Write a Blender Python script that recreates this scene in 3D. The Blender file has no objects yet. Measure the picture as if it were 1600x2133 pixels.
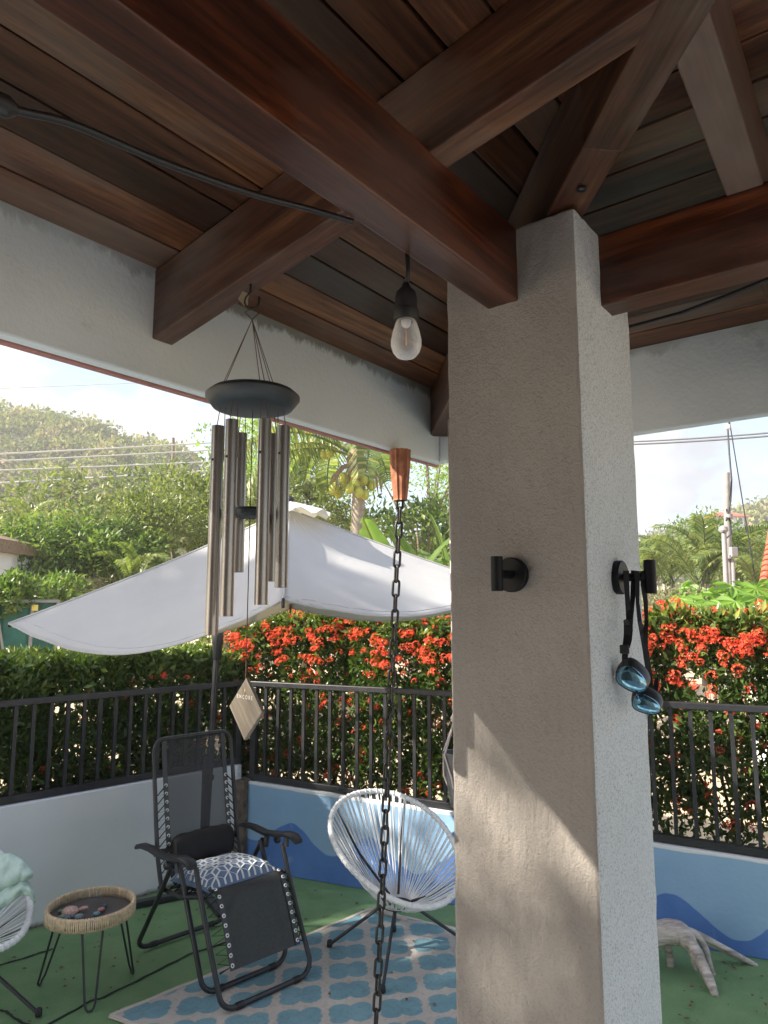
import bpy, math, random
import numpy as np
from mathutils import Vector, Matrix

# ------------------------------------------------------------------ camera, sky, sun, exposure
scene = bpy.context.scene
col = scene.collection
PITCH = math.atan(199 / 1470.0)
CAM = Vector((0, 0, 1.8))
cam_data = bpy.data.cameras.new('camera')
cam = bpy.data.objects.new('camera', cam_data)
col.objects.link(cam)
cam.location = CAM
cam.rotation_euler = (math.pi / 2 + PITCH, 0, 0)
cam_data.sensor_fit = 'VERTICAL'
cam_data.sensor_height = 36.0
cam_data.lens = 36.0 * 1470.0 / 2133.0
cam_data.clip_start = 0.02
cam_data.clip_end = 5000
scene.camera = cam

SUN_AZ = math.radians(258)
SUN_EL = math.radians(33.5)
world = bpy.data.worlds.new('World')
scene.world = world
world.use_nodes = True
wn, wl = world.node_tree.nodes, world.node_tree.links
wn.clear()
wo = wn.new('ShaderNodeOutputWorld')
bg = wn.new('ShaderNodeBackground')
bg.inputs['Strength'].default_value = 0.10
sky = wn.new('ShaderNodeTexSky')
sky.sky_type = 'NISHITA'
sky.sun_disc = False
sky.sun_elevation = SUN_EL
sky.sun_rotation = SUN_AZ
sky.altitude = 10
sky.air_density = 1.0
sky.dust_density = 1.6
sky.ozone_density = 1.0
tc = wn.new('ShaderNodeTexCoord')
mp = wn.new('ShaderNodeMapping')
mp.inputs['Scale'].default_value = (1, 1, 1.5)
mp.inputs['Location'].default_value = (0.3, 9.2, 7.4)
nz = wn.new('ShaderNodeTexNoise')
nz.inputs['Scale'].default_value = 4.2
nz.inputs['Detail'].default_value = 9
nz.inputs['Roughness'].default_value = 0.58
nz.inputs['Distortion'].default_value = 0.1
cr = wn.new('ShaderNodeValToRGB')
cr.color_ramp.elements[0].position = 0.455
cr.color_ramp.elements[1].position = 0.555
nz2 = wn.new('ShaderNodeTexNoise')
nz2.inputs['Scale'].default_value = 5.0
nz2.inputs['Detail'].default_value = 6
cc = wn.new('ShaderNodeValToRGB')
cc.color_ramp.elements[0].color = (2.2, 2.3, 2.55, 1)
cc.color_ramp.elements[1].color = (3.9, 3.85, 3.8, 1)
cc.color_ramp.elements[0].position = 0.40
cc.color_ramp.elements[1].position = 0.62
mx = wn.new('ShaderNodeMixRGB')
wl.new(tc.outputs['Generated'], mp.inputs['Vector'])
wl.new(mp.outputs[0], nz.inputs['Vector'])
wl.new(mp.outputs[0], nz2.inputs['Vector'])
wl.new(nz.outputs['Fac'], cr.inputs['Fac'])
wl.new(nz2.outputs['Fac'], cc.inputs['Fac'])
wl.new(cr.outputs['Color'], mx.inputs['Fac'])
wl.new(sky.outputs['Color'], mx.inputs['Color1'])
wl.new(cc.outputs['Color'], mx.inputs['Color2'])
wl.new(mx.outputs['Color'], bg.inputs['Color'])
wl.new(bg.outputs[0], wo.inputs[0])

sun_data = bpy.data.lights.new('sun', 'SUN')
sun_data.energy = 4.4
sun_data.angle = math.radians(0.55)
sun_data.color = (1.0, 0.91, 0.78)
sun = bpy.data.objects.new('sun', sun_data)
col.objects.link(sun)
SDIR = Vector((math.sin(SUN_AZ) * math.cos(SUN_EL), math.cos(SUN_AZ) * math.cos(SUN_EL), math.sin(SUN_EL)))
sun.rotation_euler = SDIR.to_track_quat('Z', 'Y').to_euler()
sun.location = (-20, -5, 20)

scene.view_settings.view_transform = 'Standard'
scene.view_settings.look = 'None'
scene.view_settings.exposure = 1.75
scene.view_settings.gamma = 1
scene.view_settings.use_curve_mapping = False
scene.cycles.max_bounces = 8
scene.cycles.transparent_max_bounces = 12

# ------------------------------------------------------------------ helpers
rng = np.random.default_rng(7)
random.seed(5)
WM = {}
CP, SP = math.cos(PITCH), math.sin(PITCH)


def ray(x, y):
    a, b = (x - 800) / 1470.0, -(y - 1066.5) / 1470.0
    return Vector((a, CP - b * SP, SP + b * CP))


def at(x, y, Y):
    r = ray(x, y)
    return CAM + r * (Y / r.y)


def atz(x, y, z):
    r = ray(x, y)
    return CAM + r * ((z - CAM.z) / r.z)


def atpl(x, y, P, n):
    r = ray(x, y)
    return CAM + r * ((Vector(P) - CAM).dot(n) / r.dot(n))


A1 = math.radians(37.5)
D1 = Vector((math.sin(A1), math.cos(A1), 0))
D2 = Vector((-math.cos(A1), math.sin(A1), 0))
K0 = Vector((0.389, 1.35, 0))
UP = Vector((0, 0, 1))


def W(u, v, z):
    return K0 - D2 * u + D1 * v + UP * z


def tag(o, label=None, cat=None, group=None, kind=None):
    if label: o['label'] = label
    if cat: o['category'] = cat
    if group: o['group'] = group
    if kind: o['kind'] = kind
    return o


def empty(name, loc, label=None, cat=None, group=None):
    o = bpy.data.objects.new(name, None)
    col.objects.link(o)
    o.location = loc
    o.empty_display_size = 0.1
    WM[o] = Matrix.Translation(Vector(loc))
    return tag(o, label, cat, group)


def link(name, me, mat, parent=None, M=None):
    o = bpy.data.objects.new(name, me)
    col.objects.link(o)
    if mat is not None and not me.materials:
        me.materials.append(mat)
    if M is None:
        M = WM[parent].copy() if parent else Matrix.Identity(4)
    if parent:
        o.parent = parent
        o.matrix_basis = WM[parent].inverted() @ M
    else:
        o.matrix_basis = M
    WM[o] = M
    return o


class MB:
    def __init__(s):
        s.v = []
        s.f = []

    def add(s, vs, fs):
        b = len(s.v)
        s.v += [tuple(p) for p in vs]
        s.f += [tuple(i + b for i in f) for f in fs]
        return s

    def hexa(s, c):  # 8 corners: bottom 4 ccw, top 4 ccw
        return s.add(c, [(3, 2, 1, 0), (4, 5, 6, 7), (0, 1, 5, 4), (1, 2, 6, 5), (2, 3, 7, 6), (3, 0, 4, 7)])

    def box(s, c, ax, ay, az):  # centre and half-axis vectors
        c, ax, ay, az = Vector(c), Vector(ax), Vector(ay), Vector(az)
        return s.hexa([c - ax - ay - az, c + ax - ay - az, c + ax + ay - az, c - ax + ay - az,
                       c - ax - ay + az, c + ax - ay + az, c + ax + ay + az, c - ax + ay + az])

    def bar(s, p, q, w, h, up=UP):
        p, q = Vector(p), Vector(q)
        d = (q - p).normalized()
        sd = d.cross(up)
        if sd.length < 1e-4: sd = d.cross(Vector((0, 1, 0)))
        sd.normalize()
        uu = sd.cross(d)
        return s.box((p + q) / 2, (q - p) / 2, sd * w / 2, uu * h / 2)

    def tube(s, pts, r, n=8, closed=False, cap=True, ref=None):
        pts = [Vector(p) for p in pts]
        m = len(pts)
        rs = r if isinstance(r, (list, tuple)) else [r] * m
        b = len(s.v)
        prev = None
        for i in range(m):
            if closed:
                d = pts[(i + 1) % m] - pts[i - 1]
            else:
                d = pts[min(i + 1, m - 1)] - pts[max(i - 1, 0)]
            d.normalize()
            if prev is None:
                a = ref.copy() if ref else (UP if abs(d.z) < 0.9 else Vector((1, 0, 0)))
            else:
                a = prev
            x = a - d * a.dot(d)
            if x.length < 1e-5: x = d.orthogonal()
            x.normalize()
            prev = x
            y = d.cross(x)
            for k in range(n):
                t = 2 * math.pi * k / n
                s.v.append(tuple(pts[i] + (x * math.cos(t) + y * math.sin(t)) * rs[i]))
        rings = m if closed else m - 1
        for i in range(rings):
            j = (i + 1) % m
            for k in range(n):
                k2 = (k + 1) % n
                s.f.append((b + i * n + k, b + i * n + k2, b + j * n + k2, b + j * n + k))
        if cap and not closed:
            s.f.append(tuple(b + k for k in reversed(range(n))))
            s.f.append(tuple(b + (m - 1) * n + k for k in range(n)))
        return s

    def lathe(s, prof, n, c=(0, 0, 0), ax=UP, ref=None):
        c, ax = Vector(c), Vector(ax).normalized()
        x = (Vector(ref) if ref else ax.orthogonal()).normalized()
        y = ax.cross(x)
        b = len(s.v)
        for r, h in prof:
            for k in range(n):
                t = 2 * math.pi * k / n
                s.v.append(tuple(c + ax * h + (x * math.cos(t) + y * math.sin(t)) * r))
        for i in range(len(prof) - 1):
            for k in range(n):
                k2 = (k + 1) % n
                s.f.append((b + i * n + k, b + i * n + k2, b + (i + 1) * n + k2, b + (i + 1) * n + k))
        s.f.append(tuple(b + k for k in reversed(range(n))))
        s.f.append(tuple(b + (len(prof) - 1) * n + k for k in range(n)))
        return s

    def grid(s, fn, nu, nv):
        b = len(s.v)
        for i in range(nu + 1):
            for j in range(nv + 1):
                s.v.append(tuple(fn(i / nu, j / nv)))
        for i in range(nu):
            for j in range(nv):
                a = b + i * (nv + 1) + j
                s.f.append((a, a + nv + 1, a + nv + 2, a + 1))
        return s

    def ribbon(s, pts, wids, th, nrm):  # flat strap of thickness th
        pts = [Vector(p) for p in pts]
        b = len(s.v)
        m = len(pts)
        wids = wids if isinstance(wids, (list, tuple)) else [wids] * m
        nrm = Vector(nrm).normalized()
        for i in range(m):
            d = (pts[min(i + 1, m - 1)] - pts[max(i - 1, 0)]).normalized()
            sd = d.cross(nrm).normalized()
            n2 = sd.cross(d).normalized()
            for a, c in ((-1, -1), (1, -1), (1, 1), (-1, 1)):
                s.v.append(tuple(pts[i] + sd * a * wids[i] / 2 + n2 * c * th / 2))
        for i in range(m - 1):
            for k in range(4):
                k2 = (k + 1) % 4
                s.f.append((b + i * 4 + k, b + i * 4 + k2, b + (i + 1) * 4 + k2, b + (i + 1) * 4 + k))
        s.f.append((b + 3, b + 2, b + 1, b))
        e = b + (m - 1) * 4
        s.f.append((e, e + 1, e + 2, e + 3))
        return s

    def build(s, name, mat, parent=None, M=None, smooth=False, bevel=0, kind=None, local=False):
        me = bpy.data.meshes.new(name)
        if M is None:
            if parent:
                M = Matrix.Translation(WM[parent].translation)
            else:
                a = np.array(s.v)
                M = Matrix.Translation(((a[:, 0].min() + a[:, 0].max()) / 2, (a[:, 1].min() + a[:, 1].max()) / 2, a[:, 2].min()))
        if local:
            vs = s.v
        else:
            a = np.array(s.v)
            Mi = np.array(M.inverted())
            vs = (a @ Mi[:3, :3].T + Mi[:3, 3]).tolist()
        me.from_pydata(vs, [], s.f)
        if smooth:
            me.polygons.foreach_set('use_smooth', [True] * len(me.polygons))
        me.update()
        o = link(name, me, mat, parent, M)
        if smooth == 'auto':
            me.set_sharp_from_angle(angle=math.radians(40))
        if bevel:
            md = o.modifiers.new('bevel', 'BEVEL')
            md.width = bevel
            md.segments = 2
            md.limit_method = 'ANGLE'
        if kind: o['kind'] = kind
        return o


def frame(o, x, y=None):  # matrix with origin o, local X along x, Z as near up as possible
    x = Vector(x).normalized()
    z = UP if abs(x.z) < 0.95 else Vector((0, 1, 0))
    yv = (Vector(y) if y else z.cross(x)).normalized()
    zv = x.cross(yv).normalized()
    M = Matrix.Identity(4)
    for i in range(3):
        M[i][0], M[i][1], M[i][2], M[i][3] = x[i], yv[i], zv[i], o[i]
    return M


# ------------------------------------------------------------------ materials
def nodes_of(name):
    m = bpy.data.materials.new(name)
    m.use_nodes = True
    nt = m.node_tree
    return m, nt.nodes, nt.links, nt.nodes['Principled BSDF']


def ramp(n, stops):
    r = n.new('ShaderNodeValToRGB')
    e = r.color_ramp.elements
    while len(e) < len(stops): e.new(0.5)
    for i, (p, c) in enumerate(stops):
        e[i].position = p
        e[i].color = (c[0], c[1], c[2], 1) if len(c) == 3 else c
    return r


def noise(n, l, scale, detail=4, rough=0.55, vec=None, mscale=None, coord='Object', dist=0):
    t = n.new('ShaderNodeTexNoise')
    t.inputs['Scale'].default_value = scale
    t.inputs['Detail'].default_value = detail
    t.inputs['Roughness'].default_value = rough
    t.inputs['Distortion'].default_value = dist
    c = n.new('ShaderNodeTexCoord')
    src = c.outputs[coord]
    if mscale:
        mm = n.new('ShaderNodeMapping')
        mm.inputs['Scale'].default_value = mscale
        l.new(src, mm.inputs[0])
        src = mm.outputs[0]
    l.new(src, t.inputs['Vector'])
    return t


def mix(n, l, fac, a, b, mode='MIX'):
    m = n.new('ShaderNodeMixRGB')
    m.blend_type = mode
    for i, s in ((0, fac), (1, a), (2, b)):
        if isinstance(s, (int, float)): m.inputs[i].default_value = s
        elif isinstance(s, tuple): m.inputs[i].default_value = (s[0], s[1], s[2], 1)
        else: l.new(s, m.inputs[i])
    return m.outputs[0]


def bump(n, l, p, h, strength=0.3, dist=0.01):
    b = n.new('ShaderNodeBump')
    b.inputs['Strength'].default_value = strength
    b.inputs['Distance'].default_value = dist
    l.new(h, b.inputs['Height'])
    l.new(b.outputs[0], p.inputs['Normal'])


def plain(name, c, rough=0.6, metal=0.0, var=0.12, scale=30, bmp=0.0, bscale=200, spec=0.5, big=0.0):
    m, n, l, p = nodes_of(name)
    t = noise(n, l, scale, 5)
    r = ramp(n, [(0.3, tuple(x * (1 - var) for x in c)), (0.7, tuple(min(1, x * (1 + var)) for x in c))])
    l.new(t.outputs['Fac'], r.inputs[0])
    l.new(r.outputs[0], p.inputs['Base Color'])
    p.inputs['Roughness'].default_value = rough
    p.inputs['Metallic'].default_value = metal
    p.inputs['Specular IOR Level'].default_value = spec
    if bmp:
        t2 = noise(n, l, bscale, 3)
        bump(n, l, p, t2.outputs['Fac'], bmp, 0.004)
    return m


def wood(name, dark, mid, light, grey, rough=0.42, gs=1.0, greyamt=0.35, rnd=0.5):
    m, n, l, p = nodes_of(name)
    oi = n.new('ShaderNodeObjectInfo')
    tcn = n.new('ShaderNodeTexCoord')
    off = n.new('ShaderNodeVectorMath')
    off.operation = 'ADD'
    sc = n.new('ShaderNodeVectorMath')
    sc.operation = 'SCALE'
    sc.inputs[0].default_value = (3.1, 1.7, 2.3)
    l.new(oi.outputs['Random'], sc.inputs['Scale'])
    l.new(tcn.outputs['Object'], off.inputs[0])
    l.new(sc.outputs[0], off.inputs[1])

    def nt(scale, ms, detail=5, rough_=0.6, dist=0.0):
        mm = n.new('ShaderNodeMapping')
        mm.inputs['Scale'].default_value = ms
        l.new(off.outputs[0], mm.inputs[0])
        t = n.new('ShaderNodeTexNoise')
        t.inputs['Scale'].default_value = scale
        t.inputs['Detail'].default_value = detail
        t.inputs['Roughness'].default_value = rough_
        t.inputs['Distortion'].default_value = dist
        l.new(mm.outputs[0], t.inputs['Vector'])
        return t.outputs['Fac']
    fine = nt(75 * gs, (0.06, 1, 1), 7, 0.72)
    band = nt(13 * gs, (0.09, 1, 1), 6, 0.68, 0.9)
    blot = nt(3.2, (0.5, 1, 1), 4, 0.55, 0.3)
    r1 = ramp(n, [(0.28, dark), (0.5, mid), (0.74, light)])
    l.new(band, r1.inputs[0])
    r2 = ramp(n, [(0.36, (0.38, 0.36, 0.36)), (0.64, (1.35, 1.33, 1.3))])
    l.new(fine, r2.inputs[0])
    c = mix(n, l, 0.85, r1.outputs[0], r2.outputs[0], 'MULTIPLY')
    r3 = ramp(n, [(0.46, (0, 0, 0)), (0.66, (greyamt,) * 3)])
    l.new(blot, r3.inputs[0])
    c = mix(n, l, r3.outputs[0], c, grey)
    r4 = ramp(n, [(0.0, (1 - rnd * .55,) * 3), (1.0, (1 + rnd * .45, 1 + rnd * .38, 1 + rnd * .3))])
    l.new(oi.outputs['Random'], r4.inputs[0])
    c = mix(n, l, 1.0, c, r4.outputs[0], 'MULTIPLY')
    l.new(c, p.inputs['Base Color'])
    p.inputs['Roughness'].default_value = rough
    p.inputs['Specular IOR Level'].default_value = 0.45
    bump(n, l, p, fine, 0.18, 0.003)
    return m


def stucco(name, c1, c2, scale=260, strength=0.55, rough=0.85, mildew=0, speck=0.0, dist=0.004):
    m, n, l, p = nodes_of(name)
    t = noise(n, l, 2.2, 5)
    r = ramp(n, [(0.35, c1), (0.68, c2)])
    l.new(t.outputs['Fac'], r.inputs[0])
    c = r.outputs[0]
    tf = noise(n, l, scale, 4, 0.6)
    if speck:  # dark specks in the stucco pits paint in the shade of grazing light
        rs = ramp(n, [(0.34, (1 - speck,) * 3), (0.50, (1, 1, 1))])
        l.new(tf.outputs['Fac'], rs.inputs[0])
        c = mix(n, l, 1.0, c, rs.outputs[0], 'MULTIPLY')
    if mildew:
        tcn = n.new('ShaderNodeTexCoord')
        sep = n.new('ShaderNodeSeparateXYZ')
        l.new(tcn.outputs['Object'], sep.inputs[0])
        tn = noise(n, l, 12, 8, 0.75, mscale=(1, 1, 0.3), dist=0.8)
        a = n.new('ShaderNodeMath')
        a.operation = 'MULTIPLY_ADD'
        a.inputs[1].default_value = 0.13
        a.inputs[2].default_value = 0.0
        l.new(tn.outputs['Fac'], a.inputs[0])
        b = n.new('ShaderNodeMath')
        b.operation = 'ADD'
        l.new(sep.outputs['Z'], b.inputs[0])
        l.new(a.outputs[0], b.inputs[1])
        rm = ramp(n, [(0.0, (0, 0, 0)), (1.0, (0.8, 0.8, 0.8))])
        mr = n.new('ShaderNodeMapRange')
        mr.inputs['From Min'].default_value = mildew
        mr.inputs['From Max'].default_value = mildew + 0.018
        l.new(b.outputs[0], mr.inputs['Value'])
        l.new(mr.outputs[0], rm.inputs[0])
        tl = noise(n, l, 1.7, 3)
        rl_ = ramp(n, [(0.42, (0, 0, 0)), (0.60, (1, 1, 1))])
        l.new(tl.outputs['Fac'], rl_.inputs[0])
        mk = mix(n, l, 1.0, rm.outputs[0], rl_.outputs[0], 'MULTIPLY')
        c = mix(n, l, mk, c, (0.20, 0.20, 0.15))
        # sparse stains and blotches
        ts = noise(n, l, 7, 5, 0.7)
        rs2 = ramp(n, [(0.66, (0, 0, 0)), (0.78, (0.45, 0.45, 0.45))])
        l.new(ts.outputs['Fac'], rs2.inputs[0])
        c = mix(n, l, rs2.outputs[0], c, (0.30, 0.26, 0.21))
    l.new(c, p.inputs['Base Color'])
    p.inputs['Roughness'].default_value = rough
    p.inputs['Specular IOR Level'].default_value = 0.2
    tb = noise(n, l, scale * 0.35, 3)
    h = mix(n, l, 0.4, tf.outputs['Fac'], tb.outputs['Fac'])
    bump(n, l, p, h, strength, dist)
    return m


def leafmat(name, stops, transl=0.35, rough=0.42, spec=0.4):
    m, n, l, p = nodes_of(name)
    at_ = n.new('ShaderNodeAttribute')
    at_.attribute_name = 'tint'
    r = ramp(n, stops)
    l.new(at_.outputs['Fac'], r.inputs[0])
    l.new(r.outputs[0], p.inputs['Base Color'])
    p.inputs['Roughness'].default_value = rough
    p.inputs['Specular IOR Level'].default_value = spec
    tr = n.new('ShaderNodeBsdfTranslucent')
    br = mix(n, l, 1.0, r.outputs[0], (1.5, 1.7, 0.8), 'MULTIPLY')
    l.new(br, tr.inputs['Color'])
    ms = n.new('ShaderNodeMixShader')
    ms.inputs[0].default_value = transl
    l.new(p.outputs[0], ms.inputs[1])
    l.new(tr.outputs[0], ms.inputs[2])
    l.new(ms.outputs[0], n['Material Output'].inputs[0])
    return m


MT = {}
MT['beam'] = wood('beam_wood', (0.014, 0.004, 0.0035), (0.058, 0.016, 0.008), (0.23, 0.066, 0.020), (0.15, 0.10, 0.085), 0.36, 1.0, 0.55, 0.35)
MT['rafter'] = wood('rafter_wood', (0.035, 0.013, 0.008), (0.085, 0.034, 0.018), (0.17, 0.08, 0.038), (0.21, 0.165, 0.14), 0.45, 1.0, 0.6, 0.35)
MT['plank'] = wood('plank_wood', (0.036, 0.014, 0.009), (0.105, 0.044, 0.022), (0.23, 0.105, 0.045), (0.15, 0.125, 0.105), 0.34, 0.8, 0.55, 0.95)
MT['deckdark'] = plain('deck_backing', (0.16, 0.15, 0.15), 0.8)
MT['rooftile'] = plain('roof_covering', (0.30, 0.11, 0.07), 0.8, var=0.25, scale=8)
MT['fascia'] = stucco('fascia_stucco', (0.68, 0.74, 0.755), (0.76, 0.82, 0.835), 90, 0.5, mildew=0.312, dist=0.006)
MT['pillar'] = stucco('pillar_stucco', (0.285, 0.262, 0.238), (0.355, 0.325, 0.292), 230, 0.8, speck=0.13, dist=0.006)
MT['pillar_lit'] = stucco('pillar_lit_stucco', (0.60, 0.64, 0.64), (0.67, 0.71, 0.71), 260, 0.9, speck=0.42, dist=0.006)
MT['eave'] = plain('eave_paint', (0.42, 0.20, 0.17), 0.7)
MT['metal'] = plain('black_rail_paint', (0.022, 0.023, 0.027), 0.38, var=0.3, scale=12, bmp=0.1)
MT['blackmetal'] = plain('black_satin', (0.006, 0.0065, 0.008), 0.5, spec=.25)
MT['plastic'] = plain('black_plastic', (0.02, 0.021, 0.024), 0.4, bmp=0.12, bscale=400)
MT['rubber'] = plain('black_rubber', (0.012, 0.012, 0.013), 0.55)
MT['gunmetal'] = plain('chain_steel', (0.05, 0.048, 0.047), 0.38, metal=0.75, var=0.35, scale=60)
MT['whitecord'] = plain('white_cord', (0.78, 0.79, 0.80), 0.4, var=0.04)
MT['canvas'] = None
MT['rope'] = plain('cotton_rope', (0.52, 0.46, 0.45), 0.9, bmp=0.4, bscale=300)
MT['pot'] = plain('planter_grey', (0.10, 0.105, 0.11), 0.5, var=0.2)
MT['copper'] = plain('copper', (0.33, 0.135, 0.075), 0.55, metal=0.45, var=0.45, scale=30)
MT['twine'] = plain('twine', (0.12, 0.075, 0.06), 0.9)
MT['hook'] = plain('rust_hook', (0.05, 0.035, 0.03), 0.55, metal=0.4)
MT['concrete'] = plain('concrete_grey', (0.27, 0.26, 0.25), 0.9, var=0.15, scale=6, bmp=0.2, bscale=40)
MT['whitewall'] = plain('white_render', (0.74, 0.74, 0.73), 0.85, var=0.05, scale=3)
MT['redroof'] = plain('clay_tile', (0.42, 0.11, 0.06), 0.75, var=0.35, scale=9, bmp=0.2, bscale=60)
MT['gutter'] = plain('orange_gutter', (0.58, 0.20, 0.08), 0.45, var=0.08)
MT['glassdark'] = plain('window_glass', (0.03, 0.04, 0.05), 0.08)
MT['cable'] = plain('cable_black', (0.012, 0.013, 0.015), 0.45)
MT['cablegrey'] = plain('cable_grey', (0.27, 0.27, 0.27), 0.6)
MT['wire'] = plain('wire_aluminium', (0.55, 0.53, 0.52), 0.6)
MT['bark'] = plain('bark', (0.16, 0.125, 0.095), 0.9, var=0.35, scale=18, bmp=0.6, bscale=30)
MT['palmbark'] = plain('palm_bark', (0.34, 0.29, 0.24), 0.9, var=0.3, scale=10, bmp=0.6, bscale=30)
MT['stem'] = plain('hedge_stem', (0.10, 0.075, 0.055), 0.9, var=0.3, scale=30)
MT['drift'] = wood('driftwood', (0.34, 0.30, 0.275), (0.50, 0.455, 0.425), (0.64, 0.59, 0.555), (0.56, 0.52, 0.49), 0.8, 0.5, 0.3, 0)
MT['dryleaf'] = plain('dry_leaf', (0.16, 0.085, 0.045), 0.8, var=0.4, scale=20)
MT['straw'] = plain('seagrass', (0.64, 0.51, 0.34), 0.8, var=0.25, scale=50, bmp=0.3, bscale=200)
MT['towel'] = plain('mint_terry', (0.50, 0.66, 0.60), 0.95, var=0.08, scale=60, bmp=0.8, bscale=500)
MT['eyelet'] = plain('eyelet_white', (0.80, 0.80, 0.80), 0.3)
MT['greenmesh'] = plain('green_screen', (0.03, 0.13, 0.105), 0.8, var=0.3, scale=5)
MT['yellow'] = plain('yellow_sign', (0.75, 0.6, 0.15), 0.6)
MT['coconut'] = plain('coconut_green', (0.36, 0.38, 0.06), 0.5, var=0.35, scale=4)
MT['husk'] = plain('palm_husk', (0.26, 0.18, 0.12), 0.9, var=0.3)
MT['red'] = leafmat('ixora_petals', [(0.0, (0.52, 0.05, 0.04)), (0.5, (0.76, 0.11, 0.06)), (1.0, (0.85, 0.22, 0.10))], 0.25, 0.55, 0.3)
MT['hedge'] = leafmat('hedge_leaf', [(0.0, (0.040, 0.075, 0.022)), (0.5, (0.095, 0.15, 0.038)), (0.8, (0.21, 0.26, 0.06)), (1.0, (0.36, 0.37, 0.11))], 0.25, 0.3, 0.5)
MT['leafA'] = leafmat('leaf_bright', [(0.0, (0.055, 0.105, 0.025)), (0.6, (0.125, 0.19, 0.045)), (1.0, (0.25, 0.28, 0.08))], 0.35)
MT['leafB'] = leafmat('leaf_olive', [(0.0, (0.07, 0.11, 0.03)), (0.6, (0.15, 0.18, 0.055)), (1.0, (0.27, 0.27, 0.10))], 0.35)
MT['leafC'] = leafmat('leaf_lime', [(0.0, (0.12, 0.20, 0.04)), (0.6, (0.22, 0.32, 0.07)), (1.0, (0.34, 0.42, 0.12))], 0.5)
MT['wood_hill'] = leafmat('hill_leaf', [(0.0, (0.10, 0.12, 0.045)), (0.35, (0.19, 0.21, 0.07)), (0.7, (0.27, 0.28, 0.09)), (0.92, (0.28, 0.23, 0.13)), (1.0, (0.33, 0.25, 0.17))], 0.2, 0.7, 0.1)
MT['palmleaf'] = leafmat('palm_leaf', [(0.0, (0.07, 0.11, 0.03)), (0.6, (0.15, 0.20, 0.06)), (1.0, (0.30, 0.30, 0.10))], 0.35)
MT['banana'] = leafmat('banana_leaf', [(0.0, (0.07, 0.13, 0.035)), (0.6, (0.13, 0.205, 0.055)), (1.0, (0.25, 0.29, 0.10))], 0.45)
MT['papaya'] = leafmat('papaya_leaf', [(0.0, (0.09, 0.19, 0.03)), (1.0, (0.20, 0.33, 0.06))], 0.4)
MT['greybush'] = leafmat('grey_bush', [(0.0, (0.12, 0.13, 0.06)), (0.7, (0.22, 0.21, 0.12)), (1.0, (0.42, 0.36, 0.30))], 0.25)

# special materials ---------------------------------------------------
def math_node(n, l, op, a, b=None, c=None):
    m = n.new('ShaderNodeMath')
    m.operation = op
    for i, s in enumerate((a, b, c)):
        if s is None: continue
        if isinstance(s, (int, float)): m.inputs[i].default_value = s
        else: l.new(s, m.inputs[i])
    return m.outputs[0]


def rug_material():
    m, n, l, p = nodes_of('rug_weave')
    tcn = n.new('ShaderNodeTexCoord')
    dn = noise(n, l, 16, 3)
    sp = n.new('ShaderNodeSeparateXYZ')
    l.new(tcn.outputs['Object'], sp.inputs[0])
    x, y = sp.outputs['X'], sp.outputs['Y']
    mn = lambda *k: math_node(n, l, *k)
    wob = mn('MULTIPLY', mn('SUBTRACT', dn.outputs['Fac'], 0.5), 0.07)
    a = mn('ADD', mn('MULTIPLY_ADD', x, 4.379, mn('MULTIPLY', y, 0.351)), wob)
    b = mn('ADD', mn('MULTIPLY_ADD', x, 0.9836, mn('MULTIPLY', y, -5.269)), wob)
    fa = mn('ABSOLUTE', mn('SUBTRACT', mn('FRACT', mn('ADD', a, 40.5)), 0.5))
    fb = mn('ABSOLUTE', mn('SUBTRACT', mn('FRACT', mn('ADD', b, 40.5)), 0.5))

    def circ(cx, cy, r):
        dx, dy = mn('SUBTRACT', fa, cx), mn('SUBTRACT', fb, cy)
        return mn('SUBTRACT', mn('SQRT', mn('ADD', mn('MULTIPLY', dx, dx), mn('MULTIPLY', dy, dy))), r)
    d = mn('MINIMUM', circ(0.205, 0.19, 0.218), circ(0.0, 0.0, 0.29))
    d = mn('MINIMUM', d, circ(0.32, 0.0, 0.12))
    edge = n.new('ShaderNodeMapRange')
    edge.inputs['From Min'].default_value = -0.012
    edge.inputs['From Max'].default_value = 0.012
    l.new(d, edge.inputs['Value'])
    tn = noise(n, l, 5, 5, 0.6)
    blue = ramp(n, [(0.3, (0.14, 0.28, 0.34)), (0.7, (0.20, 0.36, 0.42))])
    l.new(tn.outputs['Fac'], blue.inputs[0])
    beige = ramp(n, [(0.3, (0.44, 0.40, 0.36)), (0.7, (0.55, 0.51, 0.47))])
    l.new(tn.outputs['Fac'], beige.inputs[0])
    c = mix(n, l, edge.outputs[0], blue.outputs[0], beige.outputs[0])
    # plastic-straw weave: fine cross ribs
    wx = mn('SINE', mn('MULTIPLY', mn('ADD', x, mn('MULTIPLY', y, -0.9)), 720.0))
    wy = mn('SINE', mn('MULTIPLY', mn('ADD', y, mn('MULTIPLY', x, 0.6)), 720.0))
    wv = mn('MULTIPLY', wx, wy)
    rw = ramp(n, [(0.0, (0.72, 0.72, 0.72)), (0.6, (1.1, 1.1, 1.1))])
    l.new(mn('MULTIPLY_ADD', wv, 0.5, 0.5), rw.inputs[0])
    c = mix(n, l, 0.7, c, rw.outputs[0], 'MULTIPLY')
    dt = noise(n, l, 60, 4, 0.7)
    rd = ramp(n, [(0.3, (0.75, 0.72, 0.70)), (0.5, (1, 1, 1))])
    l.new(dt.outputs['Fac'], rd.inputs[0])
    c = mix(n, l, 1.0, c, rd.outputs[0], 'MULTIPLY')
    l.new(c, p.inputs['Base Color'])
    p.inputs['Roughness'].default_value = 0.7
    bump(n, l, p, wv, 0.4, 0.002)
    return m


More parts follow.
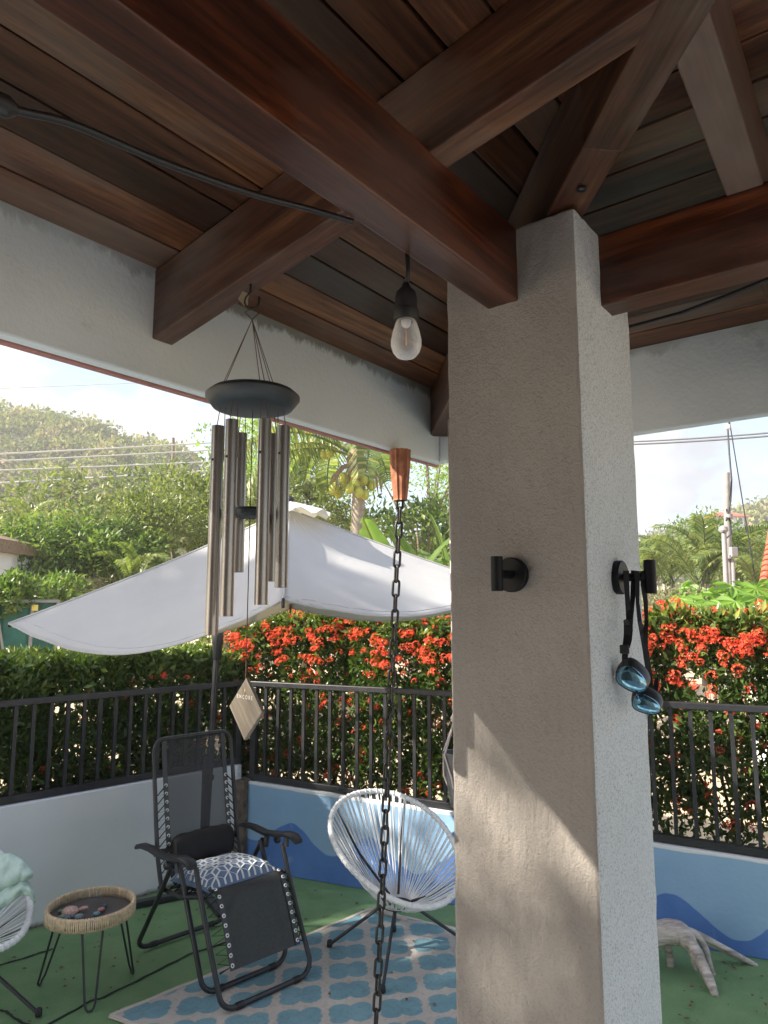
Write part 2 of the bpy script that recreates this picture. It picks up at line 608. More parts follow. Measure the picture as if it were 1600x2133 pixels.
def mural_material():
    m, n, l, p = nodes_of('mural_paint')
    tcn = n.new('ShaderNodeTexCoord')
    sp = n.new('ShaderNodeSeparateXYZ')
    l.new(tcn.outputs['Object'], sp.inputs[0])
    x, z = sp.outputs['X'], sp.outputs['Z']
    mn = lambda *k: math_node(n, l, *k)
    wv = mn('COSINE', mn('MULTIPLY', mn('SUBTRACT', x, 0.37), 2 * math.pi / 0.6))
    e = mn('ADD', mn('MULTIPLY', wv, 0.083), mn('MULTIPLY_ADD', x, -0.04, 0.28))
    nn = noise(n, l, 5, 2)
    e = mn('ADD', e, mn('MULTIPLY', mn('SUBTRACT', nn.outputs['Fac'], 0.5), 0.05))
    mr = n.new('ShaderNodeMapRange')
    mr.inputs['From Min'].default_value = -0.002
    mr.inputs['From Max'].default_value = 0.002
    l.new(mn('SUBTRACT', z, e), mr.inputs['Value'])
    t = noise(n, l, 3.5, 5)
    lo = ramp(n, [(0.3, (0.085, 0.19, 0.50)), (0.7, (0.12, 0.25, 0.58))])
    hi = ramp(n, [(0.3, (0.25, 0.42, 0.63)), (0.7, (0.31, 0.48, 0.68))])
    l.new(t.outputs['Fac'], lo.inputs[0])
    l.new(t.outputs['Fac'], hi.inputs[0])
    # chalky scuffs on the dark paint
    ts = noise(n, l, 9, 6, 0.65, mscale=(1, 1, 0.6))
    rs = ramp(n, [(0.60, (0, 0, 0)), (0.74, (0.55, 0.55, 0.55))])
    l.new(ts.outputs['Fac'], rs.inputs[0])
    lo2 = mix(n, l, rs.outputs[0], lo.outputs[0], (0.46, 0.56, 0.74))
    c = mix(n, l, mr.outputs[0], lo2, hi.outputs[0])
    # bare white strip along the top edge
    top = mn('ADD', mn('SUBTRACT', z, mn('MULTIPLY_ADD', x, -0.03, 0.566)), mn('MULTIPLY', mn('SUBTRACT', nn.outputs['Fac'], 0.5), 0.02))
    mr2 = n.new('ShaderNodeMapRange')
    mr2.inputs['From Min'].default_value = 0
    mr2.inputs['From Max'].default_value = 0.004
    l.new(top, mr2.inputs['Value'])
    c = mix(n, l, mr2.outputs[0], c, (0.72, 0.74, 0.76))
    l.new(c, p.inputs['Base Color'])
    p.inputs['Roughness'].default_value = 0.75
    p.inputs['Specular IOR Level'].default_value = 0.25
    tb = noise(n, l, 40, 4)
    bump(n, l, p, tb.outputs['Fac'], 0.25, 0.006)
    return m


def turf_material():
    m, n, l, p = nodes_of('artificial_turf')
    t1 = noise(n, l, 6, 5, 0.6)
    t2 = noise(n, l, 230, 5, 0.8)
    r = ramp(n, [(0.3, (0.19, 0.36, 0.165)), (0.7, (0.28, 0.46, 0.23))])
    l.new(t1.outputs['Fac'], r.inputs[0])
    r2 = ramp(n, [(0.34, (0.42, 0.48, 0.42)), (0.62, (1.3, 1.25, 1.15))])
    l.new(t2.outputs['Fac'], r2.inputs[0])
    c = mix(n, l, 0.8, r.outputs[0], r2.outputs[0], 'MULTIPLY')
    l.new(c, p.inputs['Base Color'])
    p.inputs['Roughness'].default_value = 0.75
    bump(n, l, p, t2.outputs['Fac'], 0.9, 0.012)
    return m


def sling_material(tr_=0.22):
    m, n, l, p = nodes_of('mesh_sling')
    t = noise(n, l, 90, 4)
    r = ramp(n, [(0.3, (0.016, 0.017, 0.02)), (0.7, (0.032, 0.034, 0.038))])
    l.new(t.outputs['Fac'], r.inputs[0])
    l.new(r.outputs[0], p.inputs['Base Color'])
    p.inputs['Roughness'].default_value = 0.6
    tr = n.new('ShaderNodeBsdfTransparent')
    ms = n.new('ShaderNodeMixShader')
    ms.inputs[0].default_value = tr_
    l.new(p.outputs[0], ms.inputs[1])
    l.new(tr.outputs[0], ms.inputs[2])
    l.new(ms.outputs[0], n['Material Output'].inputs[0])
    return m


def canvas_material():
    m, n, l, p = nodes_of('parasol_canvas')
    t = noise(n, l, 4, 4)
    r = ramp(n, [(0.3, (0.60, 0.61, 0.63)), (0.7, (0.66, 0.67, 0.68))])
    l.new(t.outputs['Fac'], r.inputs[0])
    l.new(r.outputs[0], p.inputs['Base Color'])
    p.inputs['Roughness'].default_value = 0.85
    p.inputs['Specular IOR Level'].default_value = 0.15
    tr = n.new('ShaderNodeBsdfTranslucent')
    tr.inputs['Color'].default_value = (0.80, 0.72, 0.48, 1)
    ms = n.new('ShaderNodeMixShader')
    ms.inputs[0].default_value = 0.22
    l.new(p.outputs[0], ms.inputs[1])
    l.new(tr.outputs[0], ms.inputs[2])
    l.new(ms.outputs[0], n['Material Output'].inputs[0])
    tw = noise(n, l, 7, 3, 0.5, dist=0.6)
    bump(n, l, p, tw.outputs['Fac'], 0.12, 0.02)
    return m


def glass_material(name):
    m, n, l, p = nodes_of(name)
    p.inputs['Base Color'].default_value = (.9, .9, .88, 1)
    p.inputs['Roughness'].default_value = .04
    p.inputs['Specular IOR Level'].default_value = .8
    tr = n.new('ShaderNodeBsdfTransparent')
    fz = n.new('ShaderNodeLayerWeight')
    fz.inputs['Blend'].default_value = .35
    mr = n.new('ShaderNodeMapRange')
    mr.inputs['To Min'].default_value = .10
    mr.inputs['To Max'].default_value = .75
    l.new(fz.outputs['Facing'], mr.inputs['Value'])
    ms = n.new('ShaderNodeMixShader')
    l.new(mr.outputs[0], ms.inputs[0])
    l.new(tr.outputs[0], ms.inputs[1])
    l.new(p.outputs[0], ms.inputs[2])
    l.new(ms.outputs[0], n['Material Output'].inputs[0])
    return m


def wallL_material():
    m, n, l, p = nodes_of('white_patio_wall')
    t = noise(n, l, 1.6, 4, 0.5)
    r = ramp(n, [(0.35, (0.68, 0.71, 0.745)), (0.55, (0.745, 0.77, 0.805)), (0.72, (0.79, 0.81, 0.835))])
    l.new(t.outputs['Fac'], r.inputs[0])
    t2 = noise(n, l, 3, 6, 0.7, dist=0.5)
    r2 = ramp(n, [(0.64, (0, 0, 0)), (0.70, (0.4, 0.4, 0.4))])
    l.new(t2.outputs['Fac'], r2.inputs[0])
    c = mix(n, l, r2.outputs[0], r.outputs[0], (0.60, 0.58, 0.54))
    # grime along the foot and black weathering at the far end
    tcn = n.new('ShaderNodeTexCoord')
    sp = n.new('ShaderNodeSeparateXYZ')
    l.new(tcn.outputs['Object'], sp.inputs[0])
    mn = lambda *k: math_node(n, l, *k)
    tg = noise(n, l, 8, 6, 0.7)
    foot = mn('SUBTRACT', mn('MULTIPLY', tg.outputs['Fac'], 0.07), sp.outputs['Z'])
    mr = n.new('ShaderNodeMapRange')
    mr.inputs['From Min'].default_value = 0.0
    mr.inputs['From Max'].default_value = 0.03
    l.new(foot, mr.inputs['Value'])
    c = mix(n, l, mr.outputs[0], c, (0.17, 0.15, 0.12))
    end = mn('ADD', sp.outputs['X'], mn('MULTIPLY', tg.outputs['Fac'], 0.28))
    mr2 = n.new('ShaderNodeMapRange')
    mr2.inputs['From Min'].default_value = 1.70
    mr2.inputs['From Max'].default_value = 1.78
    l.new(end, mr2.inputs['Value'])
    c = mix(n, l, mr2.outputs[0], c, (0.055, 0.045, 0.04))
    l.new(c, p.inputs['Base Color'])
    p.inputs['Roughness'].default_value = 0.8
    p.inputs['Specular IOR Level'].default_value = 0.25
    tb = noise(n, l, 30, 4)
    bump(n, l, p, tb.outputs['Fac'], 0.2, 0.006)
    return m


MT['rug'] = rug_material()
MT['mural'] = mural_material()
MT['turf'] = turf_material()
MT['sling'] = sling_material(.24)
MT['sling2'] = sling_material(.07)
MT['canvas'] = canvas_material()
MT['wallL'] = wallL_material()
MT['glass'] = glass_material('bulb_glass')
MT['sand'] = plain('sand', (0.60, 0.47, 0.32), 0.95, var=0.16, scale=1.5, bmp=0.4, bscale=14)
MT['hillsoil'] = plain('hill_soil', (0.10, 0.105, 0.05), 0.95, var=0.3, scale=0.2)

# ------------------------------------------------------------------ setting
mb = MB()
mb.add([(-900, -60, -0.03), (900, -60, -0.03), (900, 2200, -0.03), (-900, 2200, -0.03)], [(0, 1, 2, 3)])
tag(mb.build('ground', MT['sand'], M=Matrix.Identity(4)), kind='structure')

EL = Vector((0.718, 0.696, 0)).normalized()
NL = Vector((-EL.y, EL.x, 0))          # outward from the patio
PL0 = Vector((-2.194, 4.139, 0))
ER = Vector((0.916, -0.4006, 0)).normalized()
NR = Vector((-ER.y, ER.x, 0))
PR0 = Vector((-0.948, 5.24, 0))
cornerP = Vector((-1.0, 5.27, 0))
mb = MB()
pts = [cornerP - EL * 5.5, Vector((-4.9, -4, 0)), Vector((6, -4, 0)), PR0 + ER * 6.5, PR0 - ER * 0.05]
mb.add([(p.x, p.y, 0) for p in pts], [(0, 1, 2, 3, 4)])
turf = tag(mb.build('turf', MT['turf'], M=Matrix.Identity(4)), kind='structure')
mb = MB()  # unseen deck, added pale to bounce light up into the gazebo
mb.add([(-4.8, -3.9, .006), (5.9, -3.9, .006), (5.9, 2.0, .006), (-2.0, 2.3, .006), (-4.8, 1.3, .006)], [(0, 1, 2, 3, 4)])
tag(mb.build('bounce_deck', plain('bounce_paving', (.58, .62, .66), .8, var=.08, scale=3, bmp=.2, bscale=40), M=Matrix.Identity(4)), kind='structure')
for seg in ([(-20, 2016), (60, 1992), (110, 1976)], [(-10, 2100), (12, 2106), (30, 2120), (70, 2140)],
            [(90, 2140), (190, 2084), (215, 2078), (300, 2035), (395, 1987), (450, 1970), (620, 1905)]):
    mb = MB()
    P = [atz(x, y, 0.0055) for x, y in seg]
    fine = []
    for a, b in zip(P, P[1:]):
        for k in range(6):
            q = a.lerp(b, k / 6)
            fine.append(q + Vector((random.uniform(-.004, .004), random.uniform(-.004, .004), 0)))
    fine.append(P[-1])
    mb.ribbon(fine, [random.uniform(0.006, 0.013) for _ in fine], 0.003, UP)
    mb.build('turf_seam', MT['rubber'], turf)


def hill(name, pts, thick, base_z=-1.0):
    """ridge given as (x, y, z) list, dropping to the ground in front and behind"""
    mb = MB()
    m = len(pts)
    rows = 14
    for (x, y, z) in pts:
        for j in range(rows + 1):
            t = j / rows
            prof = math.sin(math.pi * min(1, t * 1.0)) ** 0.8
            yy = y + (t - 0.5) * thick
            mb.v.append((x * (1 + (t - 0.5) * 0.15), yy, base_z + (z - base_z) * prof + random.uniform(-.4, .4) * prof))
    for i in range(m - 1):
        for j in range(rows):
            a = i * (rows + 1) + j
            mb.f.append((a, a + rows + 1, a + rows + 2, a + 1))
    return tag(mb.build(name, MT['hillsoil'], M=Matrix.Identity(4), smooth=True), kind='structure')


def leaves(name, mat, parent, pos, dirs, size, fold=0.25, aspect=0.42, kind='stuff', jit=0.9, tint=None):
    n = len(pos)
    pos = np.asarray(pos)
    ax = np.asarray(dirs) + rng.normal(size=(n, 3)) * jit
    ax /= np.linalg.norm(ax, axis=1)[:, None] + 1e-9
    sd = np.cross(ax, rng.normal(size=(n, 3)))
    sd /= np.linalg.norm(sd, axis=1)[:, None] + 1e-9
    nr = np.cross(sd, ax)
    L = (size * rng.uniform(0.6, 1.3, n))[:, None]
    w = L * aspect * 0.5
    v = np.empty((n, 4, 3))
    v[:, 0] = pos
    v[:, 1] = pos + ax * L * 0.45 - sd * w + nr * w * fold * 2
    v[:, 2] = pos + ax * L
    v[:, 3] = pos + ax * L * 0.45 + sd * w + nr * w * fold * 2
    org = np.array(WM[parent].translation) if parent else np.zeros(3)
    v -= org
    me = bpy.data.meshes.new(name)
    me.vertices.add(n * 4)
    me.vertices.foreach_set('co', v.reshape(-1))
    idx = np.arange(n)[:, None] * 4
    tri = np.concatenate([idx + [0, 1, 2], idx + [0, 2, 3]], axis=1).reshape(-1)
    me.loops.add(len(tri))
    me.loops.foreach_set('vertex_index', tri.astype(np.int32))
    me.polygons.add(n * 2)
    me.polygons.foreach_set('loop_start', np.arange(0, n * 6, 3, dtype=np.int32))
    me.polygons.foreach_set('loop_total', np.full(n * 2, 3, dtype=np.int32))
    me.update(calc_edges=True)
    t = np.clip(tint if tint is not None else rng.beta(2.2, 2.0, n), 0, 1)
    at_ = me.attributes.new('tint', 'FLOAT', 'POINT')
    at_.data.foreach_set('value', np.repeat(t, 4).astype(np.float32))
    o = link(name, me, mat, parent, Matrix.Translation(org.tolist()))
    if kind: o['kind'] = kind
    return o


def sph(n):
    d = rng.normal(size=(n, 3))
    return d / np.linalg.norm(d, axis=1)[:, None]


def crown_pts(center, radii, nclump, per, cr):
    c = sph(nclump) * (rng.uniform(0.25, 1.0, nclump) ** 0.5)[:, None] * np.array(radii)
    c += np.array(center)
    P, D = [], []
    for k in range(nclump):
        m = int(per * rng.uniform(0.6, 1.4))
        d = sph(m)
        r = cr * rng.uniform(0.65, 1.35) * rng.uniform(0.35, 1.0, m) ** 0.6
        P.append(c[k] + d * r[:, None] * np.array([1, 1, 0.75]))
        D.append(d + np.array([0, 0, 0.15]))
    return np.concatenate(P), np.concatenate(D), c


def tree(name, label, base, center, radii, nclump, per, cr, size, mat, trunk_r=0.1, group=None, cat='tree', aspect=0.42, limbs=9, barkmat='bark'):
    t = empty(name, base, label, cat, group)
    P, D, c = crown_pts(center, radii, nclump, per, cr)
    leaves('crown', mat, t, P, D, size, aspect=aspect)
    mb = MB()
    b = Vector(base)
    top = Vector(center) + Vector((0, 0, radii[2] * 0.2))
    mid = b.lerp(top, 0.5) + Vector((random.uniform(-.2, .2), random.uniform(-.2, .2), 0)) * radii[0] * 0.3
    mb.tube([b, b.lerp(mid, .5), mid, top], [trunk_r, trunk_r * .85, trunk_r * .7, trunk_r * .3], 8)
    for k in rng.choice(len(c), min(limbs, len(c)), replace=False):
        q = Vector(c[k])
        s = b.lerp(top, random.uniform(0.35, 0.75))
        m2 = s.lerp(q, 0.5) + Vector((0, 0, 0.08 * (q - s).length))
        mb.tube([s, m2, q], [trunk_r * .45, trunk_r * .3, trunk_r * .12], 6)
    mb.build('trunk', MT[barkmat], t, smooth=True)
    return t


# ------------------------------------------------------------------ gazebo
gz = empty('gazebo', W(0.9, -0.9, 0), 'timber roofed gazebo with stuccoed pillar and white fascia beams', 'gazebo')
SL = 0.183
ZD = 2.638


def zdeck(u):  # underside of deck on the left slope
    return ZD + SL * (u + 0.955)


def gbox(name, mat, u0, u1, v0, v1, z0, z1, parent, along='v', bevel=0.004):
    mb = MB()
    mb.hexa([W(u0, v0, z0), W(u1, v0, z0), W(u1, v1, z0), W(u0, v1, z0), W(u0, v0, z1), W(u1, v0, z1), W(u1, v1, z1), W(u0, v1, z1)])
    c = W((u0 + u1) / 2, (v0 + v1) / 2, z0)
    M = frame(c, D1 if along == 'v' else -D2)
    return mb.build(name, mat, parent, M, bevel=bevel)


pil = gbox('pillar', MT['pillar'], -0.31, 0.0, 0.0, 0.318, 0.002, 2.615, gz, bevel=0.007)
pil.data.materials.append(MT['pillar_lit'])    # paler copy on the garden side paints in its brighter light
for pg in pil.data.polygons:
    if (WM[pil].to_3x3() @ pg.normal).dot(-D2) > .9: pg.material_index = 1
md = pil.modifiers.new('cut', 'SUBSURF')
md.subdivision_type = 'SIMPLE'
md.levels = md.render_levels = 6
tx = bpy.data.textures.new('trowel', 'CLOUDS')
tx.noise_scale = .035
tx.noise_depth = 3
md = pil.modifiers.new('rough', 'DISPLACE')
md.texture = tx
md.texture_coords = 'LOCAL'
md.strength = .006
beamA = gbox('beam', MT['beam'], -0.204, -0.131, -2.6, 0.02, 2.448, 2.613, gz)
gbox('beam', MT['beam'], -0.02, 2.6, 0.135, 0.2075, 2.449, 2.612, gz, 'u')
fl = gbox('fascia_beam', MT['fascia'], -0.990, -0.955, -2.9, 0.992, 2.357, 2.65, gz, 'v', 0.006)
fr = gbox('fascia_beam', MT['fascia'], -0.955, 2.9, 0.957, 0.992, 2.3575, 2.65, gz, 'u', 0.006)
gbox('eave_board', MT['eave'], -1.012, -0.992, -2.9, 1.014, 2.353, 2.42, fl, 'v', 0.003)
gbox('eave_board', MT['eave'], -.990, 2.9, 0.994, 1.014, 2.372, 2.45, fr, 'u', 0.003)


def slopebox(name, mat, a, b, w, zb0, zb1, zt0, zt1, parent, bevel=0.004):
    """prism along plan line a->b (u,v), width w, bottom/top heights at each end"""
    pa, pb = W(*a, 0), W(*b, 0)
    d = (pb - pa).normalized()
    s = Vector((-d.y, d.x, 0)) * w / 2
    mb = MB()
    q = [pa - s + UP * zb0, pb - s + UP * zb1, pb + s + UP * zb1, pa + s + UP * zb0,
         pa - s + UP * zt0, pb - s + UP * zt1, pb + s + UP * zt1, pa + s + UP * zt0]
    mb.hexa(q)
    M = frame((pa + pb) / 2 + UP * (zb0 + zb1) / 2, (pb - pa) + UP * (zb1 - zb0))
    return mb.build(name, mat, parent, M, bevel=bevel)


RD = 0.182
slopebox('rafter', MT['rafter'], (-0.956, -0.3045), (0.30, -0.3045), 0.059, zdeck(-.956) - RD, zdeck(.30) - RD, zdeck(-.956) - .002, zdeck(.30) - .002, gz)
slopebox('rafter', MT['rafter'], (0.292, 0.958), (0.292, -0.285), 0.066, zdeck(-.958) - RD, zdeck(.285) - RD, zdeck(-.958) - .002, zdeck(.285) - .002, gz)
slopebox('rafter', MT['rafter'], (-0.956, -1.25), (0.5, -1.25), 0.059, zdeck(-.956) - RD, zdeck(.5) - RD, zdeck(-.956) - .002, zdeck(.5) - .002, gz)
slopebox('rafter', MT['rafter'], (1.25, 0.958), (1.25, -0.5), 0.066, zdeck(-.958) - RD, zdeck(.5) - RD, zdeck(-.958) - .002, zdeck(.5) - .002, gz)
HD = 0.186
slopebox('hip_rafter', MT['rafter'], (-0.94, 0.94), (0.10, -0.10), 0.078, zdeck(-.94) - HD, zdeck(.10) - HD, zdeck(-.94) - .01, zdeck(.10) - .01, gz)
slopebox('hip_rafter', MT['rafter'], (0.1015, -0.1015), (0.9, -0.9), 0.083, zdeck(.1015) - HD - .003, zdeck(.9) - HD - .003, zdeck(.1015) - .01, zdeck(.9) - .01, gz)
mb = MB()
bp = W(0.028, -0.028, zdeck(0.028) - HD - 0.001)
mb.lathe([(0.0095, 0), (0.0095, 0.005), (0.006, 0.008)], 8, bp, -UP)
mb.build('bolt', MT['gunmetal'], gz, smooth='auto')
# roof deck: dark backing above, every plank its own board
mb = MB()
PK = W(0.9, -0.9, zdeck(0.9) + .022)
cs = [W(-.96, .96, ZD + .022), W(2.76, .96, ZD + .022), W(2.76, -2.76, ZD + .022), W(-.96, -2.76, ZD + .022)]
mb.add(cs + [PK], [(0, 1, 4), (1, 2, 4), (2, 3, 4), (3, 0, 4)])
deck = mb.build('roof_deck', MT['deckdark'], gz)
mb = MB()
zo = ZD - SL * 0.2 + 0.05
cs = [W(-1.155, 1.155, zo), W(2.955, 1.155, zo), W(2.955, -2.955, zo), W(-1.155, -2.955, zo)]
mb.add(cs + [W(.9, -.9, zdeck(.9) + .05)] + [c + UP * .05 for c in cs] + [W(.9, -.9, zdeck(.9) + .11)],
       [(1, 0, 4), (2, 1, 4), (3, 2, 4), (0, 3, 4), (5, 6, 9), (6, 7, 9), (7, 8, 9), (8, 5, 9), (0, 1, 6, 5), (1, 2, 7, 6), (2, 3, 8, 7), (3, 0, 5, 8)])
mb.build('roof_covering', MT['rooftile'], gz)
PW = 0.0958
k = 0
while True:
    a = -0.9548 + PW * k
    if a > 0.85: break
    b = a + PW - random.uniform(0.0045, 0.0075)
    dz = random.uniform(0, 0.0025)
    for side in (0, 1):
        mb = MB()
        za, zb = zdeck(a) + dz, zdeck(b) + dz
        if side == 0:
            q = [W(a, a - 1.8, za), W(b, b - 1.8, zb), W(b, -b, zb), W(a, -a, za)]
            M = frame(W((a + b) / 2, -0.9, za), D1)
        else:
            q = [W(-a, a, za) if 0 else W(a, -a, za), W(b, -b, zb), W(1.8 - b, -b, zb), W(1.8 - a, -a, za)]
            M = frame(W(0.9, -(a + b) / 2, za), -D2)
        mb.hexa(q + [p + UP * 0.019 for p in q])
        mb.build('plank', MT['plank'], deck, M, bevel=0.002)
    k += 1

# ------------------------------------------------------------------ patio walls and railings
wl0, wl1 = PL0 - EL * 3.2, PL0 + EL * 1.60
mb = MB()
q = [wl0 - NL * .05, wl1 - NL * .05, wl1 + NL * .08, wl0 + NL * .08]
mb.hexa([p + UP * .001 for p in q] + [p + UP * .694 for p in q])
MWL = frame(PL0 - NL * .05, EL)
w = mb.build('patio_wall', MT['wallL'], None, MWL, bevel=0.006)
tag(w, 'low white patio wall behind the black lounger and wicker table', 'wall')
wr0, wr1 = PR0, PR0 + ER * 6.2
mb = MB()
q = [wr0 - NR * .05, wr1 - NR * .05, wr1 + NR * .08, wr0 + NR * .08]
mb.hexa([p + UP * .001 for p in q] + [q[0] + UP * .585, q[1] + UP * (.585 - .03 * 6.2), q[2] + UP * (.585 - .03 * 6.2), q[3] + UP * .585])
w = mb.build('patio_wall', MT['mural'], None, frame(PR0 - NR * .05, ER), bevel=0.005)
tag(w, 'low blue patio wall painted with dark blue waves', 'wall')
# rubble strip at the foot of the white wall
mb = MB()
for i in range(420):
    t = random.uniform(-1.2, 1.5)
    p = PL0 + EL * t - NL * (.05 + abs(random.gauss(0, .022))) + UP * .004
    s = random.uniform(.003, .011)
    mb.add([p + Vector((random.uniform(-s, s), random.uniform(-s, s), h * s)) for h in (0, 0, 0, 1.0)], [(0, 1, 3), (1, 2, 3), (2, 0, 3)])
tag(mb.build('gravel', MT['concrete'], None), 'crumbled grit along the foot of the white wall', 'gravel', kind='stuff')


def railing(P0, E_, N_, t0, t1, top, bot0, botslope, spacing, label, posts):
    r = empty('railing', P0 + E_ * t0 + UP * bot0, label, 'railing')
    mb = MB()
    mb.bar(P0 + E_ * t0 + UP * (top - .018), P0 + E_ * t1 + UP * (top - .018), .045, .036)
    mb.build('top_rail', MT['metal'], r, bevel=0.004)
    mb = MB()
    mb.bar(P0 + E_ * t0 + UP * (bot0 + .026 + botslope * t0), P0 + E_ * t1 + UP * (bot0 + .026 + botslope * t1), .045, .04)
    mb.build('bottom_rail', MT['metal'], r, bevel=0.004)
    n = int((t1 - t0) / spacing)
    for i in range(n + 1):
        t = t0 + .03 + i * spacing
        if any(abs(t - p) < .045 for p in posts): continue
        mb = MB()
        zb = bot0 + .046 + botslope * t
        c = P0 + E_ * t + UP * ((zb + top - .036) / 2)
        mb.box(c, E_ * .0105, N_ * .0105, UP * ((top - .036 - zb) / 2))
        mb.build('baluster', MT['metal'], r)
    for p in posts:
        mb = MB()
        zb = bot0 - .03 + botslope * p
        mb.box(P0 + E_ * p + UP * ((zb + top - .04) / 2), E_ * .022, N_ * .0235, UP * ((top - .04 - zb) / 2))
        mb.build('post', MT['metal'], r, bevel=0.003)
    return r


railing(PL0 + NL * .0, EL, NL, -2.6, 1.615, 1.272, .694, 0, .0985, 'black iron railing on top of the white patio wall', [1.585, -1.2])
railing(PR0 + NR * .0, ER, NR, -.02, 6.0, 1.272, .585, -.03, .1035, 'black iron railing on top of the blue wave wall', [0.02, 3.9])
mb = MB()  # rough old concrete stub where both walls meet
sc0 = Vector((-.992, 5.235, 0))
mb.box(sc0 + UP * .30, ER * .052, NR * .075, UP * .298)
tag(mb.build('corner_stub', plain('stained_concrete', (0.12, 0.095, 0.075), 0.95, var=0.7, scale=14, bmp=0.6, bscale=30), None, bevel=0.01),
    'stained concrete stub where white and blue walls meet', 'post')

# ------------------------------------------------------------------ hedges
def floret_cluster(seed):
    r = np.random.default_rng(seed)
    mb = MB()
    n = 30
    tl = []
    for i in range(n):
        th = math.acos(1 - r.uniform(0, 1.15))
        ph = r.uniform(0, 2 * math.pi)
        d = Vector((math.sin(th) * math.cos(ph), math.sin(th) * math.sin(ph), math.cos(th)))
        c = Vector((d.x * .036, d.y * .036, d.z * .024)) * r.uniform(.8, 1.12)
        x = d.orthogonal().normalized()
        x = (Matrix.Rotation(r.uniform(0, 6.28), 3, d) @ x)
        y = d.cross(x)
        s = r.uniform(.009, .0135)
        a = .28
        b = len(mb.v)
        # four petals around a low centre
        mb.v += [tuple(c - d * .003)]
        for k in range(4):
            t = k * math.pi / 2
            p = x * math.cos(t) + y * math.sin(t)
            qv = x * math.cos(t + .78) + y * math.sin(t + .78)
            mb.v += [tuple(c + p * s + d * .002 * r.uniform(-1, 1.5)), tuple(c + qv * s * .38)]
        for k in range(4):
            mb.f.append((b, b + 1 + (k * 2 - 1) % 8, b + 1 + k * 2, b + 2 + k * 2))
        tl += [r.uniform(0, 1)] * 9
    me = bpy.data.meshes.new('flower_cluster')
    me.from_pydata(mb.v, [], mb.f)
    at_ = me.attributes.new('tint', 'FLOAT', 'POINT')
    at_.data.foreach_set('value', np.array(tl, dtype=np.float32))
    me.materials.append(MT['red'])
    me.update()
    return me


FLOW = [floret_cluster(i) for i in range(5)]


